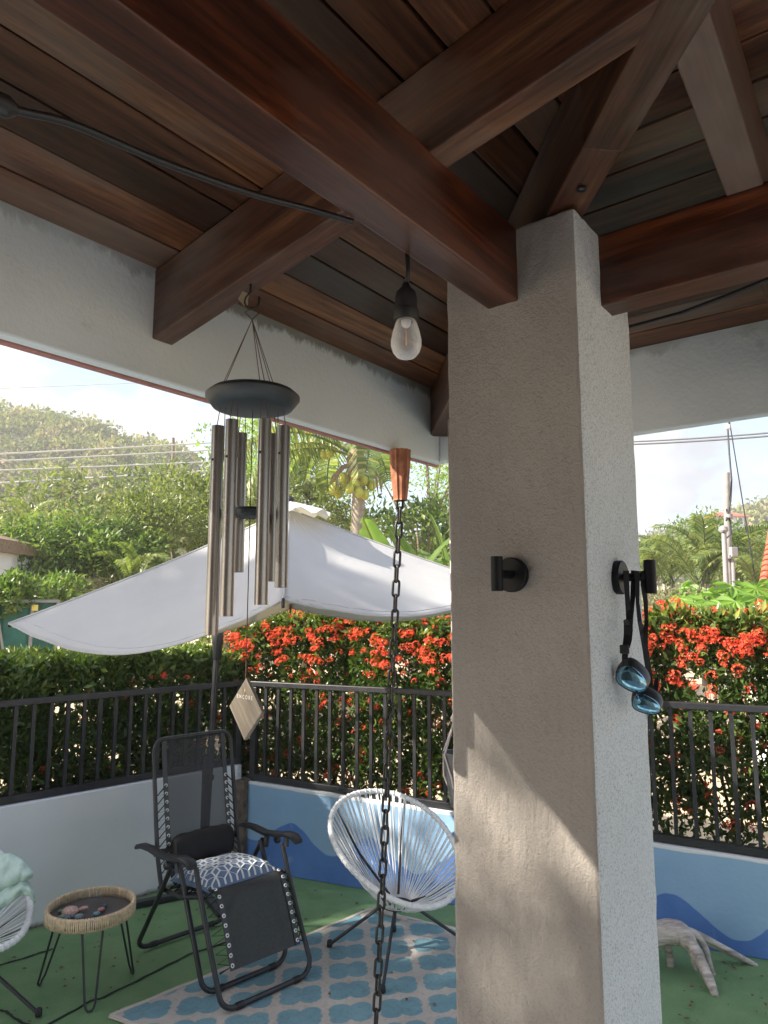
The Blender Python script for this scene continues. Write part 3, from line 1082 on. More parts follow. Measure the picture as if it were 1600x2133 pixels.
def hedge(name, label, P0, E_, N_, t0, t1, d0, d1, ztop, nleaf, nflow, topflow, seed, size=0.052, nstem=26, bottom=0.55, extra=0):
    h = empty('hedge', P0 + E_ * (t0 + t1) / 2 + N_ * (d0 + d1) / 2, label, 'hedge')
    r = np.random.default_rng(seed)
    n = nleaf

    def surf(t):  # uneven front and top
        return 0.10 * math.sin(t * 5.1 + seed) + 0.07 * math.sin(t * 11.7 + 1.3 * seed) + .04 * math.sin(t * 23)
    t = r.uniform(t0, t1, n)
    wob = 0.10 * np.sin(t * 5.1 + seed) + .07 * np.sin(t * 11.7 + 1.3 * seed) + .04 * np.sin(t * 23)
    z = ztop - np.abs(r.normal(0, 1, n)) * 0.0
    # three layers: front face, top, volume
    sel = r.uniform(0, 1, n)
    d = np.where(sel < .45, d0 + np.abs(r.normal(0, .10, n)) + wob * .5, r.uniform(d0, d1, n))
    z = r.uniform(bottom, ztop, n)
    z = np.where(sel > .72, ztop - np.abs(r.normal(0, .09, n)), z)
    z = z + wob * .35
    low = r.uniform(0, 1, n) < .16
    z = np.where(low & (sel < .6), r.uniform(.12, bottom + .1, n), z)
    # gaps in the volume
    g = np.sin(t * 9.3 + seed) * np.sin(z * 10.1 + seed * 2) + np.sin(t * 17 + z * 13)
    keep = (g > -1.25) | (z > ztop - .3)
    t, d, z = t[keep], d[keep], z[keep]
    P = np.array(P0)[None] + np.outer(t, np.array(E_)) + np.outer(d, np.array(N_)) + np.outer(z, [0, 0, 1.])
    D = np.outer(np.where(d < d0 + .3, -.5, 0.1), np.array(N_)) + np.array([0, 0, .55])
    tint = np.clip(r.beta(2, 2.4, len(t)) * .75 + .28 * np.clip((z - ztop + .35) / .4, 0, 1), 0, 1)  # tint rises towards the top, painting in sun on the upper leaves
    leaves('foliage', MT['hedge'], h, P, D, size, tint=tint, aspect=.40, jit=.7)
    for i in range(nstem):
        tt = t0 + (t1 - t0) * (i + r.uniform(.1, .9)) / nstem
        dd = (d0 + d1) / 2 + r.uniform(-.15, .15)
        base = P0 + E_ * tt + N_ * dd
        mb = MB()
        for b in range(3):
            p1 = base + E_ * r.uniform(-.05, .05) + UP * r.uniform(.15, .3)
            p2 = p1 + E_ * r.uniform(-.22, .22) + N_ * r.uniform(-.2, .15) + UP * r.uniform(.25, .45)
            p3 = p2 + E_ * r.uniform(-.25, .25) + N_ * r.uniform(-.25, .2) + UP * r.uniform(.25, .45)
            a = r.uniform(.008, .016)
            mb.tube([base - UP * .03, p1, p2, p3], [a * 1.3, a, a * .7, a * .35], 5)
        mb.build('stem', MT['stem'], h, smooth=True)
    k = 0
    EV, EF, ET = [], [], []
    while k < nflow + extra:
        tt = r.uniform(t0, t1)
        if r.uniform() < topflow:
            zz = ztop - abs(r.normal(0, .16)) + .03
            dd = d0 + abs(r.normal(0, .25)) if zz > ztop - .1 else d0 - .03
        else:
            zz = r.uniform(bottom - .1, ztop - .15)
            dd = d0 - .02 + abs(r.normal(0, .04))
        zz += .5 * surf(tt)
        dd += .4 * surf(tt)
        pos = P0 + E_ * tt + N_ * dd + UP * zz
        nd = (-N_ * r.uniform(.2, 1.0) + UP * r.uniform(.3, 1) + E_ * r.uniform(-.4, .4)).normalized()
        M = Matrix.Translation(pos) @ nd.to_track_quat('Z', 'Y').to_matrix().to_4x4() @ Matrix.Scale(r.uniform(.5, 1.05), 4)
        if k < nflow:
            link('flower_cluster', FLOW[k % 5], None, h, M)
        else:
            src = FLOW[k % 5]
            off = len(EV)
            EV += [tuple(M @ v_.co - WM[h].translation) for v_ in src.vertices]
            EF += [tuple(i_ + off for i_ in p_.vertices) for p_ in src.polygons]
            ET += [d_.value for d_ in src.attributes['tint'].data]
        k += 1
    if EV:
        me = bpy.data.meshes.new('blossoms')
        me.from_pydata(EV, [], EF)
        me.attributes.new('tint', 'FLOAT', 'POINT').data.foreach_set('value', np.array(ET, dtype=np.float32))
        o = link('blossoms', me, MT['red'], h, Matrix.Translation(WM[h].translation))
        o['kind'] = 'stuff'
    return h


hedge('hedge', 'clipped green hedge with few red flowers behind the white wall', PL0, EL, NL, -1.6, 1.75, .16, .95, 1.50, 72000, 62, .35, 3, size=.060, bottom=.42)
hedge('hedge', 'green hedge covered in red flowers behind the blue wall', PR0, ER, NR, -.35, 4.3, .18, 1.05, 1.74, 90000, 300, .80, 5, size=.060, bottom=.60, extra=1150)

# ------------------------------------------------------------------ background vegetation
def frond(L, droop, npair, leaflen, seed, up=0.9, width=0.035, hang=0.5):
    """frond in local space: starts at origin going +X and up, drooping; returns verts, faces, tints"""
    r = np.random.default_rng(seed)
    mb = MB()
    pts = []
    ang = up
    p = Vector((0, 0, 0))
    N = 12
    for i in range(N + 1):
        pts.append(p.copy())
        ang -= droop / N * (0.4 + 1.2 * i / N)
        p = p + Vector((math.cos(ang), 0, math.sin(ang))) * L / N
    mb.tube(pts, [0.03 * L / 3 * (1 - .8 * i / N) + .004 for i in range(N + 1)], 4)
    tl = [.55] * len(mb.v)
    for i in range(npair):
        s = (i + .5) / npair
        f = (0.12 + .88 * s) * N
        a = min(int(f), N - 1)
        q = pts[a].lerp(pts[a + 1], f - a)
        d = (pts[a + 1] - pts[a]).normalized()
        ll = leaflen * (math.sin(math.pi * (0.12 + .80 * s)) ** .6) * r.uniform(.85, 1.1)
        for sg in (-1, 1):
            out = (Vector((0, sg, 0)) * .85 + d * .55 + Vector((0, 0, .25))).normalized()
            e = q + out * ll * .55
            e2 = q + out * ll * .85 + Vector((0, 0, -hang * ll * r.uniform(.6, 1.2)))
            wv = d * width * r.uniform(.8, 1.2)
            b = len(mb.v)
            mb.v += [tuple(q - wv * .5), tuple(q + wv * .5), tuple(e + wv * .6), tuple(e - wv * .6), tuple(e2)]
            mb.f += [(b, b + 1, b + 2, b + 3), (b + 3, b + 2, b + 4)]
            tl += [r.uniform(.1, 1)] * 5
    me = bpy.data.meshes.new('frond')
    me.from_pydata(mb.v, [], mb.f)
    at_ = me.attributes.new('tint', 'FLOAT', 'POINT')
    at_.data.foreach_set('value', np.array(tl, dtype=np.float32))
    me.materials.append(MT['palmleaf'])
    me.update()
    return me


def rotz_y(az, tilt=0, roll=0):
    return Matrix.Rotation(az, 4, 'Z') @ Matrix.Rotation(-tilt, 4, 'Y') @ Matrix.Rotation(roll, 4, 'X')


# distant hills with wooded sides
HLp = [(-175, 85, 13), (-120, 90, 24), (-78, 95, 27.5), (-62, 95, 27.0), (-52, 95, 27.0), (-42, 95, 25.5), (-34, 94, 22.5), (-26, 93, 20.5), (-19, 92, 13), (-10, 92, 8), (2, 92, 4)]
hill('hill', HLp, 70)
HRp = [(20, 130, 2), (34, 128, 6.5), (44, 126, 10.5), (56, 125, 14.5), (66, 124, 17.8), (78, 124, 19.0), (96, 124, 19.5), (150, 120, 20)]
hill('hill', HRp, 90)


def hillwood(name, label, ridge, thick, n, size, base=-1.0, tmax=.62, per=26, cr=(1.2, 2.6)):
    P, D, T = [], [], []
    xs = np.array([p[0] for p in ridge]); ys = np.array([p[1] for p in ridge]); zs = np.array([p[2] for p in ridge])
    for k in range(n):
        s = rng.uniform(0, 1)
        x = xs[0] + (xs[-1] - xs[0]) * s
        y = np.interp(x, xs, ys); z = np.interp(x, xs, zs)
        t = rng.uniform(.04, tmax)
        prof = math.sin(math.pi * t) ** .8
        c = np.array([x * (1 + (t - .5) * .15), y + (t - .5) * thick, base + (z - base) * prof])
        r = rng.uniform(*cr)
        m = int(per * rng.uniform(.6, 1.4))
        d = sph(m)
        P.append(c + d * r * rng.uniform(.5, 1, m)[:, None] * np.array([1, 1, .8]) + [0, 0, r * .5])
        D.append(d)
        T.append(np.clip(rng.normal(rng.choice([.25, .4, .55, .75, .97], p=[.22, .25, .25, .16, .12]), .12, m), 0, 1))
    o = leaves(name, MT['wood_hill'], None, np.concatenate(P), np.concatenate(D), size, tint=np.concatenate(T), aspect=.7)
    tag(o, label, 'woodland')
    return o


hillwood('hillside_wood', 'dry scrubby woodland covering the hill on the left', HLp, 70, 2000, 0.55, per=80, cr=(1.0, 2.4))
hillwood('hillside_wood', 'hazy woodland covering the hill on the right', HRp, 90, 1300, 0.75, cr=(1.3, 2.8), per=60)

# broadleaf trees behind the fence, left to right
GT = 'broadleaf trees beyond the yard'
def T_(label, px, py, Y, rx, rz, nclump, per, cr, size, mat, base_y=None, **k):
    c = at(px, py, Y)
    return tree(k.pop('name', 'tree'), label, (c.x, Y, -0.03), c, (rx, rx, rz), nclump, per, cr, size, MT[mat], group=GT, **k)


T_('bright leafy tree left of centre beside the small white house', 105, 1170, 11.5, 1.0, .85, 34, 300, .40, .11, 'leafA', trunk_r=.07)
T_('low bright shrub tree at the left picture edge above the green screen', 25, 1236, 9.0, .7, .18, 16, 240, .28, .10, 'leafA', trunk_r=.06)
T_('olive green bushy tree behind the parasol peak on the left', 360, 1120, 13.5, 1.35, .95, 40, 300, .48, .10, 'leafB', trunk_r=.09)
T_('tall olive tree just left of the wind chime', 430, 1070, 15.0, 1.0, .95, 24, 200, .5, .13, 'leafB', trunk_r=.09)
T_('mid green tree low behind the left parasol edge', 235, 1185, 12.0, .95, .65, 26, 280, .40, .10, 'leafA', trunk_r=.07)
T_('dull green tree on the lower hill slope', 150, 1085, 24, 2.6, 1.3, 30, 140, .9, .24, 'leafB', trunk_r=.14)
T_('dark tree at the foot of the hill behind the power lines', 330, 1050, 27, 2.4, 1.1, 26, 140, .9, .26, 'leafB', trunk_r=.14)
T_('pale lacy tree with sky showing through behind the coconut palm', 600, 960, 24, 3.0, 1.6, 46, 150, .62, .15, 'leafC', trunk_r=.16)
T_('pale lacy tree behind the copper cone and banana leaves', 890, 985, 24, 2.6, 1.5, 36, 130, .62, .15, 'leafC', trunk_r=.15)
T_('yellow green leafy tree behind the parasol top', 640, 1060, 17, 1.7, .75, 30, 170, .5, .14, 'leafB', trunk_r=.1)
T_('wide green tree between the banana plants and the pillar', 880, 1120, 15, 1.4, .7, 26, 150, .5, .15, 'leafA', trunk_r=.1)
T_('tall shrub beside the wind chime tubes behind the parasol', 480, 1010, 19, .9, .9, 16, 120, .5, .14, 'leafC', trunk_r=.08)
T_('round green tree on the right behind the feathery palms', 1470, 1140, 30, 2.4, 1.2, 30, 150, .8, .2, 'leafA', trunk_r=.15)
T_('distant green tree at the right picture edge', 1590, 1180, 26, 2.0, 1.3, 26, 140, .7, .2, 'leafB', trunk_r=.14)
T_('small green tree beside the pillar edge on the right', 1350, 1175, 30, 1.2, .9, 18, 140, .6, .2, 'leafA', trunk_r=.12)
T_('dense tree hidden low behind the flowering hedge', 1120, 1180, 22, 2.4, 1.2, 26, 140, .7, .2, 'leafA', trunk_r=.14)
# unseen shade trees added west of the patio, crowns shaped to dapple parasol and pillar
tree('added_shade_tree', 'broad shade tree west of the patio added outside the frame', (-9.4, 2.2, -0.03), (-8.6, 2.1, 4.1), (2.0, 2.9, 1.9), 72, 210, .6, .15, MT['leafA'], trunk_r=.22)
tree('added_shade_tree', 'tall narrow shade tree west of the patio added outside the frame', (-8.2, 1.3, -0.03), (-8.6, 1.5, 6.0), (1.6, .8, 1.75), 48, 210, .5, .15, MT['leafA'], trunk_r=.18)
tree('added_shade_tree', 'small crowned slim tree west of the patio added outside the frame', (-8.9, -.4, -0.03), (-8.6, -.5, 6.43), (1.1, .85, .9), 22, 190, .37, .15, MT['leafA'], trunk_r=.1)
# unseen house wall added behind the photographer to darken the pillar's front face
hw_ = empty('house', W(2, -4.2, 0), 'unseen house wall added behind the photographer to shade the pillar front', 'house')
gbox('wall', plain('added_wall', (.42, .36, .30), .9), -1.4, 6.0, -4.4, -4.0, 0.003, 3.6, hw_, 'u')
gbox('door', plain('added_wall_door', (.06, .04, .03), .6), -.6, 2.2, -3.998, -3.95, 0.012, 2.4, hw_, 'u')
# low shrubs
def bush(label, px, py, Y, rx, rz, nclump, per, cr, size, mat, name='bush'):
    c = at(px, py, Y)
    return tree(name, label, (c.x, Y, -.03), c, (rx, rx * .8, rz), nclump, per, cr, size, MT[mat], trunk_r=.03, cat='shrub', limbs=8)


bush('greyish flowering bush right of the pillar hook', 1385, 1262, 8.0, .42, .22, 16, 170, .16, .05, 'greybush')
bush('dry clipped brown hedge block above the parasol edge', 175, 1225, 11.0, .42, .12, 12, 150, .16, .05, 'greybush')
bush('sunlit shrub behind the parasol pole', 500, 1330, 7.6, .35, .3, 12, 120, .2, .06, 'leafB')

# coconut palm
cp = at(728, 1085, 14.0)
ctop = at(742, 965, 14.0)
palm = empty('coconut_palm', (cp.x - .12, 14.0, -.03), 'coconut palm with ringed trunk and hanging yellow green coconuts', 'palm tree')
mb = MB()
N = 26
tp, tr = [], []
for i in range(N + 1):
    s = i / N
    tp.append(Vector((cp.x - .12, 14, -.03)).lerp(ctop, s) + Vector((.10 * math.sin(s * 2.4), 0, 0)))
    tr.append(.155 - .035 * s + (.008 if i % 2 else 0))
mb.tube(tp, tr, 12)
mb.build('trunk', MT['palmbark'], palm, smooth=True)
FR = [frond(2.9, 1.9, 46, .62, s, up=.95, width=.045, hang=.75) for s in range(3)]
for k in range(17):
    az = k * 2.399
    M = Matrix.Translation(ctop + UP * .12) @ rotz_y(az, random.uniform(-.55, .65), random.uniform(-.3, .3)) @ Matrix.Scale(random.uniform(.8, 1.1), 4)
    link('frond', FR[k % 3], None, palm, M)
mb = MB()
mb.lathe([(.13, -.35), (.17, -.1), (.2, .1), (.1, .3)], 10, ctop)
mb.build('crown_shaft', MT['husk'], palm, smooth=True)
for k in range(12):  # dry brown bracts hanging below the crown
    a = k * .55
    o = Vector((math.cos(a), math.sin(a) * .7, 0))
    mb = MB()
    p = ctop + UP * -.05
    mb.ribbon([p, p + o * .28 + UP * -.02, p + o * .48 + UP * -.25, p + o * .52 + UP * -.55], [.06, .07, .05, .015], .006, Vector((-o.y, o.x, .3)))
    mb.build('dry_bract', MT['husk'], palm)
cm = MB()
cm.lathe([(.005, -.125), (.06, -.105), (.095, -.03), (.09, .05), (.05, .115), (.01, .13)], 10)
cmesh = None
for k, (x, y, dy) in enumerate(((715, 995, -.2), (740, 990, -.3), (729, 1018, -.35), (757, 1000, -.1), (770, 1005, 0), (696, 1018, -.1), (748, 1025, -.3), (760, 1030, -.2), (775, 1012, -.1), (705, 1028, .1), (740, 1008, -.25), (722, 1002, .1), (686, 942, 0), (676, 945, .1))):
    p = at(x, y, 14.0 + dy)
    M = Matrix.Translation(p) @ Matrix.Rotation(random.uniform(-.4, .4), 4, 'X') @ Matrix.Rotation(random.uniform(-.4, .4), 4, 'Y') @ Matrix.Scale(random.uniform(.85, 1.1), 4)
    if cmesh is None:
        o = cm.build('coconut', MT['coconut'], palm, M, smooth=True, local=True)
        cmesh = o.data
    else:
        link('coconut', cmesh, None, palm, M)


def banana_leaf(L, Wd, seed, droop):
    r = np.random.default_rng(seed)
    mb = MB()
    N = 22
    tl = []
    ang = 1.35
    p = Vector((0, 0, 0))
    mid = []
    for i in range(N + 1):
        mid.append((p.copy(), ang))
        ang -= droop / N * (.3 + 1.4 * i / N)
        p = p + Vector((math.cos(ang), 0, math.sin(ang))) * L / N
    for sg in (-1, 1):
        base = len(mb.v)
        off = 0
        for i in range(N + 1):
            q, a = mid[i]
            s = i / N
            w = Wd * (math.sin(math.pi * min(1, .04 + s * .96)) ** .55)
            nrm = Vector((-math.sin(a), 0, math.cos(a)))
            edge = q + Vector((0, sg, 0)) * w * .92 + nrm * w * (.25 - .2 * s) + Vector((math.cos(a), 0, math.sin(a))) * r.uniform(-.02, .02)
            mb.v += [tuple(q), tuple(q.lerp(edge, .5) + nrm * .02), tuple(edge)]
            tl += [.75, .35 + r.uniform(-.2, .3), .3 + r.uniform(-.2, .3)]
        for i in range(N):
            if r.uniform() < .14 and i > 3:   # torn strip: drop the outer quad
                b = base + i * 3
                mb.f.append((b, b + 3, b + 4, b + 1))
                continue
            b = base + i * 3
            mb.f += [(b, b + 3, b + 4, b + 1), (b + 1, b + 4, b + 5, b + 2)]
    mb.tube([q for q, a in mid], [.022 * (1 - .85 * i / N) + .004 for i in range(N + 1)], 5)
    tl += [1.0] * (len(mb.v) - len(tl))
    me = bpy.data.meshes.new('banana_leaf')
    me.from_pydata(mb.v, [], mb.f)
    at_ = me.attributes.new('tint', 'FLOAT', 'POINT')
    at_.data.foreach_set('value', np.array(tl, dtype=np.float32))
    me.polygons.foreach_set('use_smooth', [True] * len(me.polygons))
    me.materials.append(MT['banana'])
    me.update()
    return me


BL = [banana_leaf(1.55, .21, 1, .8), banana_leaf(1.35, .19, 2, 1.2), banana_leaf(1.65, .22, 3, .45), banana_leaf(1.4, .20, 4, 1.7)]
for i, (px, Y, h, lab) in enumerate(((850, 9.6, 1.65, 'banana plant behind the copper rain cone'), (935, 10.2, 1.75, 'banana plant with upright leaf next to the pillar'),
                                     (700, 11.0, 1.5, 'banana plant low behind the coconut trunk'), (890, 11.2, 1.9, 'banana plant with broad leaves between two others'), (1010, 10.5, 2.0, 'banana plant mostly behind the pillar'))):
    b = at(px, 1265, Y)
    bp_ = empty('banana_plant', (b.x, Y, -.03), lab, 'banana plant', 'banana plants beyond the hedge')
    mb = MB()
    mb.tube([(b.x, Y, -.03), (b.x + .03, Y, h * .6), (b.x, Y, h)], [.12, .1, .06], 8)
    mb.build('stalk', MT['leafB'] if 0 else MT['palmbark'], bp_, smooth=True)
    for k in range(8):
        M = Matrix.Translation((b.x, Y, h - .06 * k * .5)) @ rotz_y(k * 2.4 + i, random.uniform(-.12, .12) - .05 * k, random.uniform(-.5, .5)) @ Matrix.Scale(random.uniform(.75, 1.1), 4)
        link('leaf', BL[(k + i) % 4], None, bp_, M)

# feathery palms on the right
AF = [frond(2.3, 1.7, 36, .50, 20 + s, up=1.15, width=.04, hang=.35) for s in range(3)]
GP = 'feathery palms beyond the flowering hedge'
for i, (px, py, Y, nf, lab) in enumerate(((1455, 1215, 17, 15, 'feathery palm with arching fronds left of the grey conduit'), (1385, 1215, 19, 11, 'feathery palm next to the pillar hook'),
                                          (1530, 1225, 18.5, 13, 'feathery palm behind the utility pole'), (1580, 1240, 16, 11, 'feathery palm beside the red tiled roof'),
                                          (60, 1110, 15, 9, 'feathery palm at the left edge above the white house'), (255, 1215, 11, 8, 'young feathery palm among the trees behind the parasol'))):
    b = at(px, py, Y)
    t = empty('feathery_palm', (b.x, Y, -.03), lab, 'palm tree', GP)
    mb = MB()
    for k in range(3):
        mb.tube([(b.x + .1 * k, Y, -.03), (b.x + .12 * k, Y + .05, b.z)], [.06, .045], 6)
    mb.build('trunk', MT['palmbark'], t, smooth=True)
    for k in range(nf):
        M = Matrix.Translation((b.x + random.uniform(-.1, .3), Y, b.z)) @ rotz_y(k * 2.399 + i, random.uniform(-.25, .35), random.uniform(-.4, .4)) @ Matrix.Scale(random.uniform(.7, 1.05) * (1 if i < 4 else .5), 4)
        link('frond', AF[k % 3], None, t, M)


def papaya_leaf(seed):
    r = np.random.default_rng(seed)
    mb = MB()
    mb.v.append((0, 0, 0))
    tl = [.9]
    n = 7
    for k in range(n):
        a = -2.3 + 4.6 * k / (n - 1)
        L = .30 * (1 - .25 * abs(a) / 2.3)
        for da, s, z in ((-.34, .42, .02), (-.24, .72, 0), (0, 1.0, -.05), (.24, .72, 0), (.34, .42, .02)):
            mb.v.append((math.cos(a + da) * L * s, math.sin(a + da) * L * s, z - .03 * s))
            tl.append(r.uniform(.1, .9))
        b = 1 + k * 5
        mb.f += [(0, b, b + 1), (0, b + 1, b + 2), (0, b + 2, b + 3), (0, b + 3, b + 4)]
    me = bpy.data.meshes.new('papaya_leaf')
    me.from_pydata(mb.v, [], mb.f)
    at_ = me.attributes.new('tint', 'FLOAT', 'POINT')
    at_.data.foreach_set('value', np.array(tl, dtype=np.float32))
    me.materials.append(MT['papaya'])
    me.update()
    return me


PLF = [papaya_leaf(s) for s in range(3)]
for i, (px, py, Y, lab) in enumerate(((1475, 1262, 8.2, 'papaya plant with lobed leaves left of the conduit'), (1555, 1258, 8.6, 'papaya plant with lobed leaves below the tiled roof'), (1510, 1285, 7.4, 'low papaya plant just above the flowering hedge'))):
    b = at(px, py, Y)
    t = empty('papaya_plant', (b.x, Y, -.03), lab, 'papaya plant', 'papaya plants beyond the hedge')
    mb = MB()
    mb.tube([(b.x, Y, -.03), (b.x, Y, b.z)], [.05, .035], 7)
    for k in range(20):
        a = k * 2.4
        o = Vector((math.cos(a), math.sin(a), 0))
        L = random.uniform(.18, .5)
        e = Vector((b.x, Y, b.z)) + o * L + UP * random.uniform(-.12, .22)
        mb.tube([(b.x, Y, b.z - .05), e], [.008, .005], 4)
        M = Matrix.Translation(e) @ rotz_y(a, random.uniform(-1.1, -.35), random.uniform(-.4, .4)) @ Matrix.Scale(random.uniform(.65, 1.05), 4)
        link('leaf', PLF[k % 3], None, t, M)
    mb.build('trunk', MT['palmbark'], t, smooth=True)

# ------------------------------------------------------------------ buildings, poles and wires in the distance
def simple_house(name, label, c, wx, dy, h, roof_h, roofmat, nwin, over=.6, wallmat='whitewall'):
    hs = empty(name, c, label, 'house')
    c = Vector(c)
    mb = MB()
    mb.box(c + UP * h / 2, (wx / 2, 0, 0), (0, dy / 2, 0), (0, 0, h / 2))
    mb.build('wall', MT[wallmat], hs)
    a, b = wx / 2 + over, dy / 2 + over
    z = c.z + h + .002
    mb = MB()
    r = [(c.x - a, c.y - b, z), (c.x + a, c.y - b, z), (c.x + a, c.y + b, z), (c.x - a, c.y + b, z),
         (c.x - a * .55, c.y, z + roof_h), (c.x + a * .55, c.y, z + roof_h)]
    lo = [(p[0], p[1], p[2] - .18) for p in r[:4]]
    mb.add(r + lo, [(0, 1, 5, 4), (1, 2, 5), (2, 3, 4, 5), (3, 0, 4), (9, 8, 7, 6), (0, 6, 7, 1), (1, 7, 8, 2), (2, 8, 9, 3), (3, 9, 6, 0)])
    mb.build('roof', MT[roofmat], hs)
    for k in range(nwin):
        x = c.x - wx / 2 + wx * (k + .5) / nwin
        mb = MB()
        mb.box((x, c.y - dy / 2 - .03, c.z + h * .55), (wx / nwin * .3, 0, 0), (0, .04, 0), (0, 0, h * .26))
        w_ = mb.build('window', MT['glassdark'], hs)
        mb = MB()
        mb.box((x, c.y - dy / 2 - .05, c.z + h * .55 - h * .29), (wx / nwin * .36, 0, 0), (0, .1, 0), (0, 0, .06))
        mb.build('sill', MT['whitewall'], w_)
    return hs


p = at(100, 876, 98)
hh = empty('hilltop_house', (p.x, 98, p.z - 1.2), 'long flat roofed house on top of the left hill', 'house')
mb = MB()
mb.box((p.x, 98, p.z - .6), (2.6, 0, 0), (0, 2, 0), (0, 0, .9))
mb.build('wall', MT['concrete'], hh)
mb = MB()
mb.hexa([(p.x - 3.4, 95, p.z + .55), (p.x + 3.3, 95, p.z + .2), (p.x + 3.3, 101, p.z + .2), (p.x - 3.4, 101, p.z + .55), (p.x - 3.4, 95, p.z + .72), (p.x + 3.3, 95, p.z + .37), (p.x + 3.3, 101, p.z + .37), (p.x - 3.4, 101, p.z + .72)])
mb.build('roof', MT['whitewall'], hh)
for x in (-2.6, -.6, 1.4, 3.0):
    mb = MB()
    mb.bar((p.x + x, 95.4, p.z - 1.4), (p.x + x, 95.4, p.z + .3), .14, .14)
    mb.build('post', MT['whitewall'], hh)
p = at(1507, 1080, 104)
simple_house('hilltop_house', 'white house with red roof on top of the right hill', (p.x, 104, p.z - 1.6), 4.0, 4, 1.7, .8, 'redroof', 3)
p = at(-45, 1118, 9.4)
simple_house('white_house', 'white house with brownish red roof at the left picture edge', (p.x - .80, 10.4, 0), 1.5, 1.6, p.z + .02, .12, 'husk', 2, over=.10)

# neighbour's tiled roof at the right edge
rh = empty('neighbour_house', (6.9, 9.2, 0), 'neighbouring house with red barrel tiled roof at the right edge', 'house')
e0 = at(1578, 1238, 9.0)
r0 = at(1602, 1100, 10.4)
eu = Vector((r0.y - e0.y, -(r0.x - e0.x), 0)).normalized()
sv = (r0 - e0)
sv = sv - eu * sv.dot(eu)
sl_len = sv.length
su = sv.normalized()
nn = eu.cross(su).normalized()
if nn.z < 0: nn = -nn
mb = MB()
mb.hexa([e0, e0 + eu * 1.6, e0 + eu * 1.6 + su * sl_len * 1.6, e0 + su * sl_len * 1.6] + [q + nn * .03 for q in (e0, e0 + eu * 1.6, e0 + eu * 1.6 + su * sl_len * 1.6, e0 + su * sl_len * 1.6)])
roof_ = mb.build('roof', MT['redroof'], rh)
tm = None
for i in range(8):
    for j in range(9):
        o = e0 + eu * (.06 + .13 * i) + su * (.02 + .155 * j) + nn * (.03)
        M = Matrix.Identity(4)
        for a in range(3):
            M[a][0], M[a][1], M[a][2], M[a][3] = eu[a], su[a], nn[a], o[a]
        M = M @ Matrix.Rotation(random.uniform(-.03, .03), 4, 'Z')
        if tm is None:
            mb = MB()
            for L_, R_, zz in ((0, .058, .016), (.18, .048, 0)):
                for q in range(7):
                    t = math.pi * q / 6
                    mb.v.append((math.cos(t) * R_, L_, math.sin(t) * R_ * .9 + zz))
                for q in range(7):
                    t = math.pi * q / 6
                    mb.v.append((math.cos(t) * (R_ - .012), L_, math.sin(t) * (R_ - .012) * .9 + zz))
            for q in range(6):
                mb.f += [(q, q + 1, q + 15, q + 14), (q + 1, q, q + 7, q + 8)]
            o_ = mb.build('roof_tile', MT['redroof'], roof_, M, smooth='auto', local=True)
            tm = o_.data
        else:
            link('roof_tile', tm, None, roof_, M)
mb = MB()
g0 = e0 - eu * .05 - nn * .0 - su * .04 - UP * .07
mb.bar(g0, g0 + eu * 1.7, .09, .10)
mb.build('gutter', MT['gutter'], roof_, bevel=.01)
mb = MB()
mb.bar(g0 + UP * -.085, g0 + eu * 1.7 + UP * -.085, .12, .05)
mb.build('fascia', MT['redroof'], roof_)
mb = MB()
c0 = e0 + eu * .25 - UP * .15 + Vector((0, .4, 0))
mb.hexa([Vector((c0.x, c0.y, 0)), Vector((c0.x + 2, c0.y - 1, 0)), Vector((c0.x + 2.5, c0.y + 1, 0)), Vector((c0.x + .5, c0.y + 2, 0)),
         Vector((c0.x, c0.y, c0.z)), Vector((c0.x + 2, c0.y - 1, c0.z)), Vector((c0.x + 2.5, c0.y + 1, c0.z)), Vector((c0.x + .5, c0.y + 2, c0.z))])
mb.build('wall', MT['eave'], rh)
a, b = at(1556, 1277, 8.0), at(1680, 1280, 7.4)
mb = MB()
mb.bar(Vector((a.x, a.y, a.z / 2)), Vector((b.x, b.y, a.z / 2)), .15, a.z)
tag(mb.build('garden_wall', MT['whitewall'], None, bevel=.01), 'plain white garden wall below the tiled roof', 'wall')

# green screened chain link fence, far left
fe = empty('screen_fence', at(20, 1340, 8.4), 'chain link fence with green privacy screen at the far left', 'fence')
fa, fb = at(-160, 1252, 8.0), at(125, 1252, 8.8)
lo = Vector((0, 0, -.03))
mb = MB()
mb.grid(lambda s, t: (fa.x + (fb.x - fa.x) * s, fa.y + (fb.y - fa.y) * s + .02 * math.sin(s * 40) * t, -.03 + (fa.z + .02) * t), 24, 6)
mb.build('screen', MT['greenmesh'], fe)
for s in (0, .28, .52, .80, 1):
    q = fa.lerp(fb, s)
    mb = MB()
    mb.tube([(q.x, q.y - .04, -.03), (q.x, q.y - .04, fa.z + .02)], .022, 8)
    mb.build('post', MT['cablegrey'], fe, smooth='auto')
mb = MB()
mb.tube([fa - Vector((0, .04, 0)), fb - Vector((0, .04, 0))], .02, 8)
mb.build('top_pipe', MT['cablegrey'], fe, smooth='auto')
mb = MB()
mb.tube([fa.lerp(fb, .52) - Vector((0, .05, 0)), Vector((fa.lerp(fb, .75).x, fa.lerp(fb, .75).y - .05, .3))], .016, 6)
mb.build('brace', MT['cablegrey'], fe, smooth='auto')
q = at(73, 1266, 8.55)
mb = MB()
mb.box(q, (.035, 0, 0), (0, .004, 0), (0, 0, .035))
tag(mb.build('sign_plate', MT['yellow'], None), 'tiny yellow plate on the green screen fence', 'sign')


